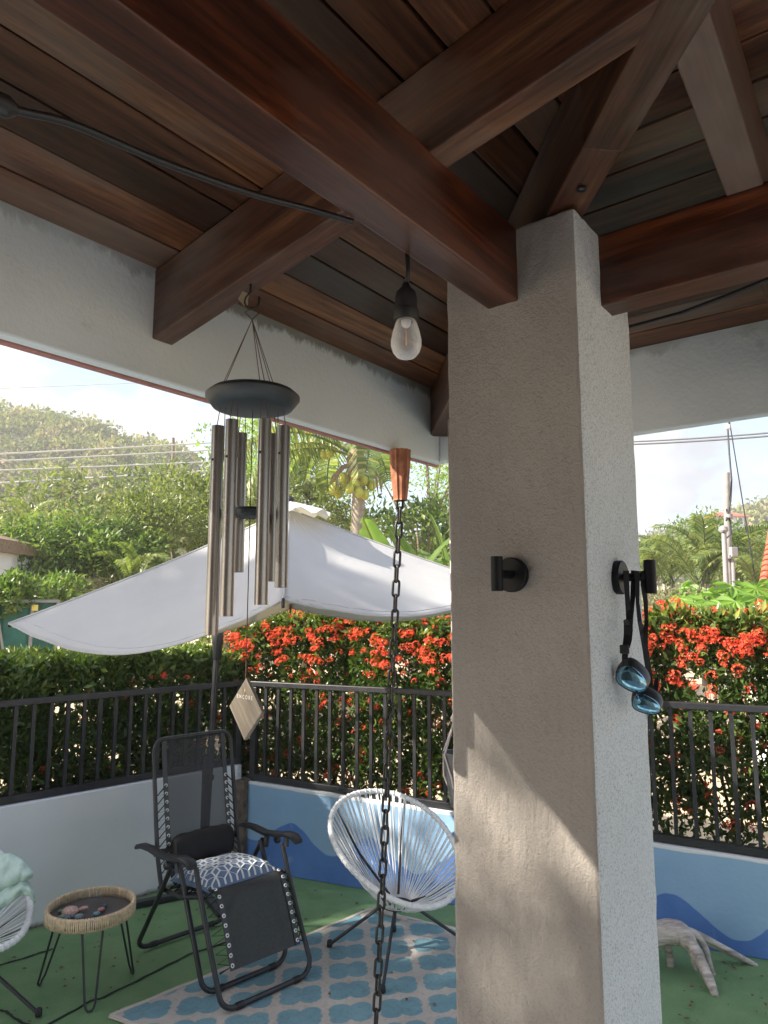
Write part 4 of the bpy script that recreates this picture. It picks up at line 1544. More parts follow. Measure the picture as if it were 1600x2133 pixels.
def wire(name, label, pts, r, mat='cablegrey', sag=0, group=None, cat='cable'):
    P = []
    for a, b in zip(pts, pts[1:]):
        for k in range(12):
            s = k / 12
            P.append(Vector(a).lerp(Vector(b), s) - UP * sag * 4 * s * (1 - s))
    P.append(Vector(pts[-1]))
    mb = MB()
    mb.tube(P, r, 5)
    return tag(mb.build(name, MT[mat], None, smooth=True), label, cat, group)


# utility poles: one on the left hill foot, two masts on the right
def pole(label, px, y0, y1, Y, r, lean=0, mat='concrete', name='utility_pole', extra=True):
    a = at(px, y1, Y)
    t = at(px + lean, y0, Y)
    po = empty(name, (a.x, Y, -.03), label, 'pole')
    mb = MB()
    mb.tube([(a.x, Y, -.03), a, t], [r * 1.15, r * 1.1, r], 10)
    mb.build('shaft', MT[mat], po, smooth='auto')
    return po, t


po, tt = pole('thin utility pole standing on the left hill', 361, 912, 945, 40, .09, mat='bark')
po, tt = pole('grey concrete utility pole with strapped conduit on the right', 1520, 985, 1262, 12.0, .055, -7)
for yy in (1075, 1160):
    q = at(1518, yy, 11.9)
    mb = MB()
    mb.lathe([(.066, -.03), (.066, .03)], 10, q)
    mb.build('band', MT['cablegrey'], po, smooth='auto')
q = at(1528, 1150, 11.86)
mb = MB()
mb.box(q, (.055, 0, 0), (0, .05, 0), (0, 0, .085))
mb.build('meter_box', MT['cablegrey'], po, bevel=.01)
mb = MB()
mb.tube([at(1530, 1262, 11.9), at(1527, 1165, 11.9)], .03, 8)
mb.build('conduit', MT['cablegrey'], po, smooth='auto')
po2, tt = pole('slim grey service conduit mast in front of the palms', 1516, 1108, 1275, 10.5, .036, -8, 'cablegrey', 'conduit_mast')
q = at(1507, 1105, 10.5)
mb = MB()
mb.lathe([(.05, -.03), (.07, 0), (.06, .05), (.02, .075)], 10, q)
mb.build('weather_cap', MT['cablegrey'], po2, smooth='auto')
wire('service_loop', 'drooping service cable between conduit mast and utility pole', [at(1507, 1108, 10.45), at(1512, 1122, 10.9), at(1524, 1112, 11.5), at(1521, 1085, 11.9), at(1513, 1060, 11.9)], .014, 'cable')
wire('service_cable', 'wavy service cable dropping to the top of the pole', [at(1523, 860, 12.6), at(1516, 893, 12.3), at(1519, 940, 12.2), at(1524, 1000, 12.1), at(1522, 1045, 11.9), at(1513, 1085, 11.86)], .016, 'cable')
wire('guy_wire', 'thin slanting guy wire right of the utility pole', [at(1520, 880, 12.4), at(1573, 1205, 10.5)], .010, 'cable')
wire('power_line', 'upper of the twin cables crossing the cloudy sky', [at(1180, 924, 30), at(1700, 893, 22)], .028, 'cable', .1)
wire('power_line', 'lower of the twin cables crossing the cloudy sky', [at(1180, 929, 30), at(1700, 900, 22)], .032, 'cable', .1)
q = at(1516, 889, 12.3)
mb = MB()
mb.lathe([(.02, -.05), (.045, -.03), (.045, .03), (.02, .05)], 8, q)
tag(mb.build('insulator', MT['whitewall'], None, smooth='auto'), 'white insulator on the service cable under the fascia', 'insulator')
for k, (ya, yb, nm) in enumerate(((800, 776, 'highest thin power line crossing open sky at the left'), (936, 908, 'topmost of the five power lines across the left hill'), (951, 924, 'second power line across the left hill'),
                                  (971, 949, 'third power line across the left hill'), (998, 968, 'thick fourth power line across the left hill'), (1030, 1017, 'lowest faint power line across the left hill'))):
    Ya, Yb = 22 + k, 30 + k
    a = at(-400, ya + (ya - yb) * .95, Ya - 6)
    b = at(1060, yb - (ya - yb) * 1.35, Yb + 9)
    wire('power_line', nm, [a, b], (.012, .026, .026, .03, .045, .016)[k], 'wire', .25, 'power lines across the left hill')

# ------------------------------------------------------------------ parasol
pb = Vector((-1.15, 4.75, 0))
par = empty('parasol', pb, 'large white square parasol tilted over the lounger corner', 'parasol')
apex = at(604, 1062, 3.80)
cl = at(18, 1299, 3.65)
cf = at(590, 1250, 2.80)
crr = at(1075, 1228, 3.95)
cb = Vector((-.62, 4.72, 1.80))
mb = MB()
jt = Vector((-1.10, 4.74, 1.60))
mb.tube([pb + UP * .02, pb.lerp(jt, .5), jt], .021, 12)
mb.build('pole', MT['metal'], par, smooth='auto')
mb = MB()
mb.tube([jt - UP * .01, jt + Vector((.02, -.01, .05)), apex - UP * .1], .018, 10)
mb.build('upper_pole', MT['metal'], par, smooth='auto')
mb = MB()
mb.lathe([(.024, -.11), (.03, -.10), (.03, -.02), (.036, 0), (.036, .07), (.024, .09)], 12, jt - UP * .03)
mb.build('tilt_joint', MT['plastic'], par, smooth='auto')
mb = MB()
mb.lathe([(.012, 0), (.022, .006), (.022, .03), (.01, .035)], 10, pb + UP * .72 + Vector((.02, -.02, 0)), Vector((.7, -.5, 0)))
mb.build('crank_knob', MT['plastic'], par, smooth='auto')
mb = MB()
mb.tube([pb + UP * .03, pb + UP * .85], .027, 12)
mb.build('sleeve', MT['metal'], par, smooth='auto')
for d in (Vector((.86, .5, 0)), Vector((-.5, .86, 0))):
    mb = MB()
    mb.bar(pb - d * .42 + UP * .022, pb + d * .42 + UP * .022, .05, .035 if d.x > 0 else .031)
    mb.build('base_bar', MT['metal'], par, bevel=.004)


def panel(a, b, sag, belly):
    def fn(s, t):   # s from apex 0 to rim 1, t along rim
        rim = Vector(a).lerp(Vector(b), t)
        rim.z -= sag * 4 * t * (1 - t)
        q = apex.lerp(rim, s)
        q.z -= belly * math.sin(math.pi * s) * (.35 + .65 * 4 * t * (1 - t)) * .5
        q.z += .012 * math.sin(s * 9 + t * 5) * s * 4 * t * (1 - t)
        for tc_, d_ in ((t, 0), (1 - t, 1)):   # tension folds fanning out of the corners and the top
            q.z += .010 * math.sin(tc_ * 60 / (.3 + 1.2 * (1 - s) + tc_)) * math.exp(-((1 - s) ** 2) / .06 - tc_ * 6)
        q.z += .007 * math.sin(t * 38 + d_) * math.exp(-s * 7) * min(1, s * 12)
        return q
    return fn


canopy = None
for a, b, sag, belly in ((cl, cf, .17, .10), (cf, crr, .09, .08), (crr, cb, .12, .08), (cb, cl, .14, .08)):
    mb = MB()
    mb.grid(panel(a, b, sag, belly), 34, 44)
    o = mb.build('canopy_panel', MT['canvas'], par, smooth=True)
    md = o.modifiers.new('solid', 'SOLIDIFY')
    md.thickness = .002
    # hemmed edge
    fn = panel(a, b, sag, belly)
    mb = MB()
    mb.tube([fn(1, t / 18) for t in range(19)], .0045, 5)
    mb.build('hem', MT['canvas'], o, smooth=True)
    mb = MB()
    mb.tube([fn(.955, t / 30) + UP * .001 for t in range(31)], .0010, 4)
    mb.build('stitch_line', plain('stitching', (.52, .53, .54), .9), o)
    mb = MB()
    mb.tube([fn(t / 20, 0) + UP * .002 for t in range(1, 21)], .0042, 5)
    mb.build('seam', MT['canvas'], o, smooth=True)
for c in (cl, cf, crr, cb):
    mb = MB()
    mb.tube([apex - UP * .16, apex.lerp(c, .5) - UP * .11, c - UP * .012], .008, 6)
    mb.build('rib', MT['metal'], par, smooth=True)
    if c is cl: continue
    mb = MB()
    mb.lathe([(.005, -.02), (.007, -.015), (.007, .015), (.005, .02)], 8, c - UP * .012)
    mb.build('rib_tip', MT['plastic'], par, smooth='auto')
cap = MB()
def capf(s, t):
    a = 2 * math.pi * t
    r = .20 * s
    return apex + Vector((math.cos(a) * r * 1.1, math.sin(a) * r, .05 - .075 * s + .016 * s * math.sin(a * 9)))
cap.grid(capf, 5, 48)
cap.build('vent_cap', MT['canvas'], par, smooth=True)
mb = MB()
mb.lathe([(.02, 0), (.024, .015), (.012, .03)], 10, apex + UP * .045)
mb.build('finial', MT['plastic'], par, smooth='auto')

# ------------------------------------------------------------------ rug
C0 = Vector((-.086, 4.51, 0)); C1 = Vector((-1.212, 3.397, 0))
QH = Vector((.883, -.469, 0))
C2, C3 = C1 + QH * 1.62, C0 + QH * 1.45
org = Vector((-.208, 4.17, 0))
mb = MB()
q = [C1, C2, C3, C0]
mb.hexa([p + UP * .004 for p in q] + [p + UP * .0085 for p in q])
rug = mb.build('rug', MT['rug'], None, Matrix.Translation(org))
tag(rug, 'blue and beige trellis patterned outdoor rug on the turf', 'rug')
bind = plain('rug_binding', (0.52, 0.47, 0.41), .85, var=.1)
for a, b in ((C0, C1), (C1, C2), (C2, C3), (C3, C0)):
    mb = MB()
    d = (b - a).normalized()
    P = [a.lerp(b, k / 24) + UP * (.008 + .002 * math.sin(k * 1.7)) for k in range(25)]
    mb.ribbon(P, .022, .006, UP)
    mb.build('binding', bind, rug)
mb = MB()  # curled up corner
pd = (C1 - C0).normalized()
cu = C0 + pd * .03 + QH * .03
mb.tube([cu + UP * .015 - pd * .02, cu + QH * .12 + UP * .02 - pd * .01, cu + QH * .25 + UP * .012 + pd * .01], [.016, .018, .010], 8)
mb.build('curled_corner', bind, rug, smooth=True)

# ------------------------------------------------------------------ reclining lounger
LAZ = math.radians(136.26)
LF = Vector((math.sin(LAZ), math.cos(LAZ), 0))
LW = Vector((-LF.y, LF.x, 0))
LO = Vector((-.551, 3.577, 0))


def lp(s, w, z):
    return LO + LF * s + LW * w + UP * z


lg = empty('lounger', lp(-.35, 0, 0), 'black folding zero gravity lounger with laced mesh sling', 'lounger')
ZB = .0135 + .0095
HW = .252


def uframe(name, s_foot, prof, hw=HW, r=.0125, z0=ZB, cr=.07):
    """tube: left profile downward, across the floor, right profile upward"""
    L_ = [lp(s, -hw, z) for s, z in reversed(prof)]
    R_ = [lp(s, hw, z) for s, z in prof]
    foot = lambda w: lp(s_foot, w, z0)
    s1, z1 = prof[0]
    a = []
    for k in range(1, 6):
        t = math.pi / 2 * k / 6
        a.append((math.sin(t), math.cos(t)))
    left = [lp(s1 + (s_foot - s1) * i, -hw + cr * (1 - c_), z1 + (z0 - z1) * i) for i, c_ in a]
    right = [lp(s1 + (s_foot - s1) * i, hw - cr * (1 - c_), z1 + (z0 - z1) * i) for i, c_ in reversed(a)]
    mb = MB()
    mb.tube(L_ + left + [foot(-hw + cr), foot(0), foot(hw - cr)] + right + R_, r, 10, ref=LF)
    o = mb.build(name, MT['metal'], lg, smooth='auto')
    # rubber foot sleeve
    for sg in (-1, 1):
        mb = MB()
        mb.tube([foot(sg * (hw - cr - .005)), foot(sg * (hw - cr - .04))], r * 1.25, 10)
        mb.build('foot_sleeve', MT['rubber'], o, smooth='auto')
    return o


uframe('leg_rest_frame', .02, [(.0, .085), (-.10, .265), (-.19, .445), (-.243, .565)])
uframe('front_leg_frame', -.165, [(-.185, .085), (-.30, .30), (-.43, .545)], hw=HW - .012)
uframe('rear_leg_frame', -.80, [(-.775, .075), (-.62, .29), (-.445, .54)], hw=HW + .012)
# back frame: inverted U
mb = MB()
prof = [(-.605, .375), (-.655, .50), (-.69, .66), (-.752, 1.02)]
L_ = [lp(s, -HW + .012, z) for s, z in prof]
R_ = [lp(s, HW - .012, z) for s, z in reversed(prof)]
cr_ = .06
arcL = [lp(-.752 - .0105 * math.sin(t), -HW + .012 + cr_ * (1 - math.cos(t)), 1.02 + .065 * math.sin(t)) for t in (.3, .6, .9, 1.2, 1.57)]
arcR = [lp(-.752 - .0105 * math.sin(t), HW - .012 - cr_ * (1 - math.cos(t)), 1.02 + .065 * math.sin(t)) for t in (1.57, 1.2, .9, .6, .3)]
mb.tube(L_ + arcL + arcR + R_, .0115, 10, ref=LW)
mb.build('back_frame', MT['metal'], lg, smooth='auto')
for sg in (-1, 1):
    mb = MB()
    mb.tube([lp(-.625, sg * (HW - .012), .372), lp(-.40, sg * (HW - .012), .385), lp(-.19, sg * (HW - .012), .445)], .0115, 8)
    mb.build('seat_rail', MT['metal'], lg, smooth='auto')
    # armrest: curved padded plastic arm
    mb = MB()
    pr = [(-.76, .535, .040), (-.70, .553, .042), (-.60, .560, .046), (-.48, .555, .050), (-.36, .572, .058), (-.28, .592, .060), (-.215, .592, .058), (-.185, .575, .050)]
    wofs = sg * .292
    off = .03 if sg > 0 else -.02
    b = len(mb.v)
    for s, z, w_ in pr:
        s += off
        z += .012
        for a, h in ((-1, -.7), (-.6, -1), (.6, -1), (1, -.7), (1, .3), (.6, 1), (-.6, 1), (-1, .3)):
            mb.v.append(tuple(lp(s, wofs + a * w_ / 2, z + h * .0125)))
    m = len(pr)
    for i in range(m - 1):
        for k in range(8):
            k2 = (k + 1) % 8
            mb.f.append((b + i * 8 + k, b + i * 8 + k2, b + (i + 1) * 8 + k2, b + (i + 1) * 8 + k))
    mb.f.append(tuple(range(b, b + 8)))
    mb.f.append(tuple(range(b + (m - 1) * 8, b + m * 8)))
    arm = mb.build('armrest', MT['plastic'], lg, smooth='auto')
    mb = MB()
    mb.tube([lp(-.44 + off, wofs * .92, .562), lp(-.44 + off, wofs * .9, .51)], .016, 8)
    mb.tube([lp(-.25 + off, wofs * .90, .598), lp(-.245 + off, wofs * .88, .555)], .014, 8)
    mb.build('bracket', MT['plastic'], arm, smooth='auto')
    mb = MB()
    mb.lathe([(.016, 0), (.02, .004), (.02, .02), (.014, .026)], 10, lp(-.40 + off, wofs * 1.02, .545), LW * sg)
    mb.build('lock_knob', MT['plastic'], arm, smooth='auto')


def interp(path, t):
    seg = []
    tot = 0
    for a, b in zip(path, path[1:]):
        d = math.hypot(b[0] - a[0], b[1] - a[1])
        seg.append(d)
        tot += d
    x = t * tot
    for (a, b), d in zip(zip(path, path[1:]), seg):
        if x <= d + 1e-9:
            k = x / d
            return (a[0] + (b[0] - a[0]) * k, a[1] + (b[1] - a[1]) * k)
        x -= d
    return path[-1]


FWD = .195
back_path = [(-.760, 1.084), (-.745, 1.00), (-.69, .72), (-.655, .56), (-.615, .44), (-.575, .395)]
seat_path = [(-.575, .395), (-.50, .385), (-.40, .39), (-.29, .42), (-.215, .455)]
leg_path = [(-.215, .455), (-.175, .462), (-.14, .44), (-.10, .375), (-.055, .28), (-.005, .165)]
for nm, path, taper in (('back_sling', back_path, 0), ('seat_sling', seat_path, 0), ('leg_sling', leg_path, 0)):
    mb = MB()
    def sf(s, t, path=path):
        a = interp(path, s)
        w_ = FWD * (2 * t - 1)
        return lp(a[0] - .012 * (1 - (2 * t - 1) ** 2), w_, a[1] - .006 * (1 - (2 * t - 1) ** 2))
    mb.grid(sf, 24, 8)
    o = mb.build(nm, MT['sling' if nm == 'back_sling' else 'sling2'], lg, smooth=True)
    hem = MB()
    for sg in (-1, 1):
        P = [lp(interp(path, k / 20)[0] + .002, sg * (FWD - .012), interp(path, k / 20)[1] + .002) for k in range(21)]
        hem.ribbon(P, .026, .003, LF + UP * .4)
    hem.build('hem_band', MT['plastic'], o)
ey = MB()
NE, NR_ = 10, 5
for i in range(NE):
    a = 2 * math.pi * i / NE
    for j in range(NR_):
        b = 2 * math.pi * j / NR_
        r = .0068 + .0030 * math.cos(b)
        ey.v.append((math.cos(a) * r, math.sin(a) * r, .0030 * math.sin(b)))
for i in range(NE):
    for j in range(NR_):
        ey.f.append((i * NR_ + j, ((i + 1) % NE) * NR_ + j, ((i + 1) % NE) * NR_ + (j + 1) % NR_, i * NR_ + (j + 1) % NR_))
eym = None
back_frame_path = [(-.752, 1.02), (-.69, .66), (-.655, .50), (-.605, .375)]
leg_frame_path = [(-.235, .55), (-.19, .445), (-.10, .265), (-.03, .14)]
for path, fpath, ks, fs in ((back_path, back_frame_path, [.33 + .058 * k for k in range(11)], (.30, 1.0)),
                            (leg_path, leg_frame_path, [.10 + .106 * k for k in range(9)], (.24, 1.0)),
                            (seat_path, None, [.08 + .11 * k for k in range(8)], None)):
    for sg in (-1, 1):
        mb = MB()
        Z = []
        n_ = len(ks)
        for i, t in enumerate(ks):
            a = interp(path, t)
            t2 = t + .012
            b = interp(path, t2)
            d = (lp(b[0], 0, b[1]) - lp(a[0], 0, a[1])).normalized()
            nrm = d.cross(LW).normalized()
            if nrm.dot(LF + UP) < 0: nrm = -nrm
            c = lp(a[0], sg * (FWD - .012), a[1]) + nrm * .006
            M = Matrix.Translation(c) @ nrm.to_track_quat('Z', 'Y').to_matrix().to_4x4()
            if eym is None:
                o = ey.build('eyelet', MT['eyelet'], lg, M, smooth=True, local=True)
                eym = o.data
            else:
                link('eyelet', eym, None, lg, M)
            Z.append(c + nrm * .003)
            if fpath:
                tt_ = fs[0] + (fs[1] - fs[0]) * (i + .5) / n_
                f = interp(fpath, tt_)
                Z.append(lp(f[0], sg * (HW - .018), f[1]) + nrm * .008)
            else:
                f = interp(seat_path, min(1, t + .05))
                Z.append(lp(f[0], sg * (HW - .018), f[1]))
        mb.tube(Z, .0046, 5)
        mb.build('lacing', MT['rubber'], lg)
# lumbar bolster strapped to the back
mb = MB()
def bol(s, t):
    x = -.172 + .344 * s
    e = 1 - abs(2 * s - 1) ** 8 * .25
    a = 2 * math.pi * t
    cx, cz = -.615, .535
    ry, rz = .042 * e, .072 * e
    sx, sz = math.cos(a), math.sin(a)
    k = (abs(sx) ** 3 + abs(sz) ** 3) ** (-1 / 3)
    wr = .0025 * math.sin(s * 25 + 2 * a)
    return lp(cx + (ry + wr) * sx * k + .20 * (-(rz * sz * k)), x, cz + (rz + wr) * sz * k)
mb.grid(bol, 20, 20)
for s_ in (0, 1):
    ring = [bol(s_, j / 20) for j in range(20)]
    mb.add(ring, [tuple(range(20))])
mb.build('bolster', plain('bolster_cloth', (.011, .011, .013), .85, bmp=.5, bscale=350), lg, smooth='auto')
for sg in (-1, 1):
    mb = MB()
    mb.ribbon([lp(-.622, sg * .165, .53), lp(-.655, sg * .215, .53), lp(-.672, sg * .256, .53)], .036, .004, LF)
    mb.build('bolster_strap', MT['rubber'], lg)

# patterned cushion lying on the seat
navy = plain('cushion_blue', (.12, .18, .29), .8, var=.18, scale=10, bmp=.3, bscale=500)
cwhite = plain('cushion_print', (.66, .69, .72), .8, var=.05)
CO = lp(-.395, .0, .425)
cax, cay = (LF * .97 + UP * .12).normalized(), LW
caz = cax.cross(cay)
if caz.z < 0: caz = -caz
A_, B_ = .20, .205


def cush(x, y, top=True):  # x,y in -1..1
    e = (1 - x ** 4) * (1 - y ** 4)
    pinch = 1 - .07 * (x * x + y * y - 2 * x * x * y * y)
    h = (.082 if top else -.022) * max(0, e) ** .55
    h += .006 * math.sin(5 * x + 2) * math.sin(4 * y) * e
    return CO + cax * x * A_ * pinch + cay * y * B_ * pinch + caz * h


mb = MB()
mb.grid(lambda s, t: cush(2 * s - 1, 2 * t - 1), 26, 26)
mb.grid(lambda s, t: cush(2 * s - 1, 1 - 2 * t, False), 26, 26)
cu_ = empty('cushion', CO - UP * .02, 'blue cushion with white cube pattern on the lounger seat', 'cushion')
mb.build('cover', navy, cu_, smooth=True)
mb = MB()
hx = .205   # hexagon edge in cushion units
segs = []
for i in range(-5, 6):
    for j in range(-6, 7):
        cx = i * hx * 1.5
        cy = j * hx * math.sqrt(3) + (hx * math.sqrt(3) / 2 if i % 2 else 0)
        V = [(cx + hx * math.cos(math.pi / 3 * k), cy + hx * math.sin(math.pi / 3 * k)) for k in range(6)]
        for k in range(3):
            segs.append((V[k], V[k + 1]))
        for k in (0, 2, 4):
            segs.append(((cx, cy), V[k]))
for a, b in segs:
    P = []
    for k in range(7):
        x, y = a[0] + (b[0] - a[0]) * k / 6, a[1] + (b[1] - a[1]) * k / 6
        if abs(x) < .992 and abs(y) < .992:
            P.append(cush(x, y) + caz * .0012)
    if len(P) > 1:
        mb.ribbon(P, .0095, .0012, caz)
mb.build('printed_lattice', cwhite, cu_)

# ------------------------------------------------------------------ string chairs
def string_chair(label, C, yaw, tilt, hub, feet, seed=0, ncord=64):
    F = Vector((math.sin(yaw), math.cos(yaw), 0))
    R = Vector((-F.y, F.x, 0))
    V = -F * math.cos(tilt) + UP * math.sin(tilt)
    Nn = R.cross(V).normalized()
    if Nn.z < 0: Nn = -Nn
    C = Vector(C)
    a, b = .342, .441

    def rim(th):
        return C + R * (a * math.cos(th) * (1 + .10 * math.sin(th))) + V * (b * math.sin(th))
    hub = Vector(hub)
    ch = empty('string_chair', (hub.x, hub.y, 0), label, 'chair', 'white string chairs')
    mb = MB()
    mb.tube([rim(2 * math.pi * k / 72) for k in range(72)], .0145, 10, closed=True)
    ro = mb.build('rim', MT['whitecord'], ch, smooth=True)
    mb = MB()   # cord windings on the rim
    r_ = random.Random(seed)
    hubr = .075
    mb2 = MB()
    mb2.tube([hub + (R * math.cos(2 * math.pi * k / 24) + F * math.sin(2 * math.pi * k / 24)) * hubr for k in range(24)], .008, 8, closed=True)
    mb2.build('hub_ring', MT['metal'], ch, smooth=True)
    for k in range(ncord):
        th = 2 * math.pi * (k + .5 * (k % 2) * .35) / ncord
        p = rim(th)
        ph = th
        q = hub + (R * math.cos(ph) - F * math.sin(ph)) * hubr * 1.0
        for dd in (-.006, .006):
            t2 = th + dd * 2.2
            m = rim(t2).lerp(q, .5) - Nn * .018 * (1 + .3 * r_.uniform(-1, 1))
            mb = MB()
            mb.tube([rim(t2), m, q + R * dd * .5], .0031, 5, cap=False)
            mb.build('cord', MT['whitecord'], ch, smooth=True)
        mb = MB()
        tdir = (rim(th + .02) - rim(th - .02)).normalized()
        mb.lathe([(.0160, -.006), (.0168, 0), (.0160, .006)], 8, p, tdir)
        mb.build('winding', MT['whitecord'], ro, smooth=True)
    for f in feet:
        f = Vector(f)
        d = (f - hub)
        d.z = 0
        d.normalize()
        mb = MB()
        mb.tube([hub + d * hubr * .95 - UP * .005, f + UP * .02], .0085, 8)
        lgm = mb.build('leg', MT['metal'], ch, smooth='auto')
        mb = MB()
        mb.lathe([(.013, 0), (.0155, .004), (.0145, .028), (.010, .034)], 10, f + UP * .0095, UP)
        mb.build('foot_cap', MT['rubber'], lgm, smooth='auto')
        # stay from the hub up to the rim
    for th in (.9, 2.24, -.75, 3.9):
        e = rim(th)
        q = hub + (e - hub).normalized() * hubr
        mb = MB()
        mb.tube([q - UP * .012, q.lerp(e, .5) - Nn * .045, e - Nn * .012], .007, 7)
        mb.build('stay', MT['metal'], ch, smooth=True)
    return ch, rim, Nn


HB = Vector((.07, 3.93, .262))
string_chair('white string chair behind the hanging chain, on the rug', (.069, 4.094, .513), math.radians(152.7), math.radians(24.8), HB,
             [(-.29, 4.037, 0), (-.007, 3.585, 0), (.445, 4.06, 0), (.054, 4.215, 0)], 1)
hl = Vector((-1.97, 3.47, .262))
_, rimL, NnL = string_chair('white string chair cut by the left picture edge, towel on it', (-2.03, 3.48, .513), math.radians(112), math.radians(25), hl,
             [(-1.527, 3.39, 0), (-1.93, 3.02, 0), (-2.42, 3.55, 0), (-2.02, 3.93, 0)], 2)

# towel thrown over the rim of the left chair: two soft folds
tw_ = empty('towel', (-2.0, 3.42, .45), 'crumpled mint green towel draped over the left string chair', 'towel')
def lerp_path(P, t):
    x = t * (len(P) - 1)
    i = min(int(x), len(P) - 2)
    k = x - i
    return tuple(a + (b - a) * k for a, b in zip(P[i], P[i + 1]))
for nm, upper, lower, bulge, ph in (
        ('upper_fold', [(-70, 1812, 3.52), (-30, 1792, 3.50), (5, 1779, 3.47), (20, 1778, 3.45), (44, 1788, 3.43), (58, 1803, 3.42), (69, 1818, 3.42)],
         [(-70, 1885, 3.40), (-30, 1868, 3.39), (0, 1856, 3.39), (18, 1846, 3.385), (38, 1838, 3.385), (52, 1833, 3.39), (67, 1826, 3.41)], .035, 0.3),
        ('lower_fold', [(-70, 1868, 3.46), (-30, 1860, 3.45), (5, 1846, 3.43), (25, 1835, 3.42), (45, 1831, 3.41), (60, 1840, 3.40), (68, 1853, 3.40)],
         [(-70, 1925, 3.36), (-30, 1905, 3.365), (0, 1893, 3.37), (22, 1880, 3.37), (44, 1862, 3.37), (62, 1864, 3.365), (73, 1879, 3.37)], .03, 1.7)):
    def tf(a, b):
        p, q = lerp_path(upper, a), lerp_path(lower, a)
        x, y, Y = (p[k] + (q[k] - p[k]) * b for k in range(3))
        f = .009 * math.sin(b * 9 + a * 6 + ph) * math.sin(math.pi * b) + .006 * math.sin(a * 23 + b * 5)
        return at(x, y, Y - bulge * math.sin(math.pi * b) ** .7 + f)
    mb = MB()
    mb.grid(tf, 36, 16)
    o = mb.build(nm, MT['towel'], tw_, smooth=True)
    md = o.modifiers.new('solid', 'SOLIDIFY')
    md.thickness = .009
    md.offset = 0
    mb = MB()
    mb.tube([tf(k / 36, 1) for k in range(37)], .005, 6)
    mb.build('hem', MT['towel'], o, smooth=True)

# ------------------------------------------------------------------ wicker tray table
tcn_ = Vector((-1.409, 3.62, 0))
tb = empty('side_table', tcn_, 'round side table with woven rim tray and hairpin legs', 'table')
TR, TZ = .192, .350
mb = MB()
mb.lathe([(TR - .006, TZ - .012), (TR - .006, TZ)], 48, tcn_)
trm = plain('tray_top', (.075, .072, .075), .32, var=.35, scale=6, bmp=.15, bscale=60)
mb.build('tray_top', trm, tb, smooth='auto')
for zz, rr in ((TZ - .012, .0045), (TZ + .036, .0055)):
    mb = MB()
    mb.tube([tcn_ + Vector((math.cos(2 * math.pi * k / 60) * (TR + .004), math.sin(2 * math.pi * k / 60) * (TR + .004), zz + .0015 * math.sin(k * 2.1))) for k in range(60)], rr, 8, closed=True)
    mb.build('rim_hoop', MT['straw'], tb, smooth=True)
mb = MB()
NWV = 150
for k in range(NWV):
    a = 2 * math.pi * (k + random.uniform(-.2, .2)) / NWV
    o = Vector((math.cos(a), math.sin(a), 0))
    tg = Vector((-o.y, o.x, 0))
    P = []
    for dr, z in ((.0085, -.014), (.0090, .012), (.0078, .038), (.001, .0435), (-.0035, .037), (-.0022, .015), (-.003, .002)):
        P.append(tcn_ + o * (TR + .001 + dr) + UP * (TZ + z) + tg * random.uniform(-.0012, .0012))
    mb.tube(P, .0034, 5)
mb.build('weave', MT['straw'], tb, smooth=True, kind='stuff')
for f in (Vector((-1.654, 3.665, 0)), Vector((-1.319, 3.434, 0)), Vector((-1.247, 3.768, 0))):
    d = f - tcn_
    d.z = 0
    d.normalize()
    tg = Vector((-d.y, d.x, 0))
    top = tcn_ + d * .150 + UP * (TZ - .022)
    mb = MB()
    bot = f + UP * .006
    P = [top - tg * .045, bot.lerp(top, .1) - tg * .022, bot - tg * .016 + UP * .012, bot - tg * .008 + UP * .001, bot + tg * .008 + UP * .001, bot + tg * .016 + UP * .012, bot.lerp(top, .1) + tg * .022, top + tg * .045]
    mb.tube(P, .0052, 8, ref=d)
    lgm = mb.build('hairpin_leg', MT['metal'], tb, smooth='auto')
    mb = MB()
    mb.bar(top - tg * .06 + UP * .003, top + tg * .06 + UP * .003, .035, .012)
    mb.build('mount_plate', MT['metal'], lgm, bevel=.002)

# stones and a little turtle on the tray
def pebble(label, dx, dy, r, c, flat=.6, name='pebble'):
    mb = MB()
    c0 = tcn_ + Vector((dx, dy, TZ + r * flat))
    n, m = 10, 7
    rr = random.Random(label)
    ph = [rr.uniform(0, 6) for _ in range(3)]
    for i in range(m + 1):
        t = math.pi * i / m
        for j in range(n):
            a = 2 * math.pi * j / n
            w_ = 1 + .08 * math.sin(2 * a + ph[0]) + .05 * math.sin(3 * a + 2 * t + ph[1])
            mb.v.append(tuple(c0 + Vector((math.sin(t) * math.cos(a) * r * w_, math.sin(t) * math.sin(a) * r * w_ * .85, math.cos(t) * r * flat))))
    for i in range(m):
        for j in range(n):
            mb.f.append((i * n + j, i * n + (j + 1) % n, (i + 1) * n + (j + 1) % n, (i + 1) * n + j))
    return tag(mb.build(name, plain('stone', c, .55, var=.35, scale=120), None, smooth=True), label, 'stone', 'painted stones on the wicker table')


RT = Vector((1, 0, 0))
pebble('green painted stone at the left of the wicker tray', -.135, -.02, .017, (.10, .20, .11))
pebble('grey green stone in front of the pink turtle', -.10, -.088, .019, (.12, .19, .18))
pebble('dark teal stone beside the grey green one', -.073, -.092, .017, (.09, .14, .16))
pebble('slate blue stone under the turtle edge', -.055, -.07, .014, (.10, .15, .19))
pebble('largest grey oval stone near the tray front', -.020, -.085, .022, (.17, .22, .22))
pebble('dark blue stone at the back of the tray', .045, .055, .015, (.05, .10, .13))
pebble('pinkish red stone between two blue stones', .050, .0, .018, (.34, .17, .15))
pebble('turquoise speckled stone near the tray middle', .045, -.045, .017, (.13, .25, .27))
tt_ = empty('turtle_figure', tcn_ + Vector((-.09, -.03, TZ)), 'small pink stone turtle figure on the wicker tray', 'figurine')
pink = plain('turtle_pink', (.52, .34, .29), .6, var=.35, scale=140)
tb_ = tcn_ + Vector((-.085, -.035, TZ))
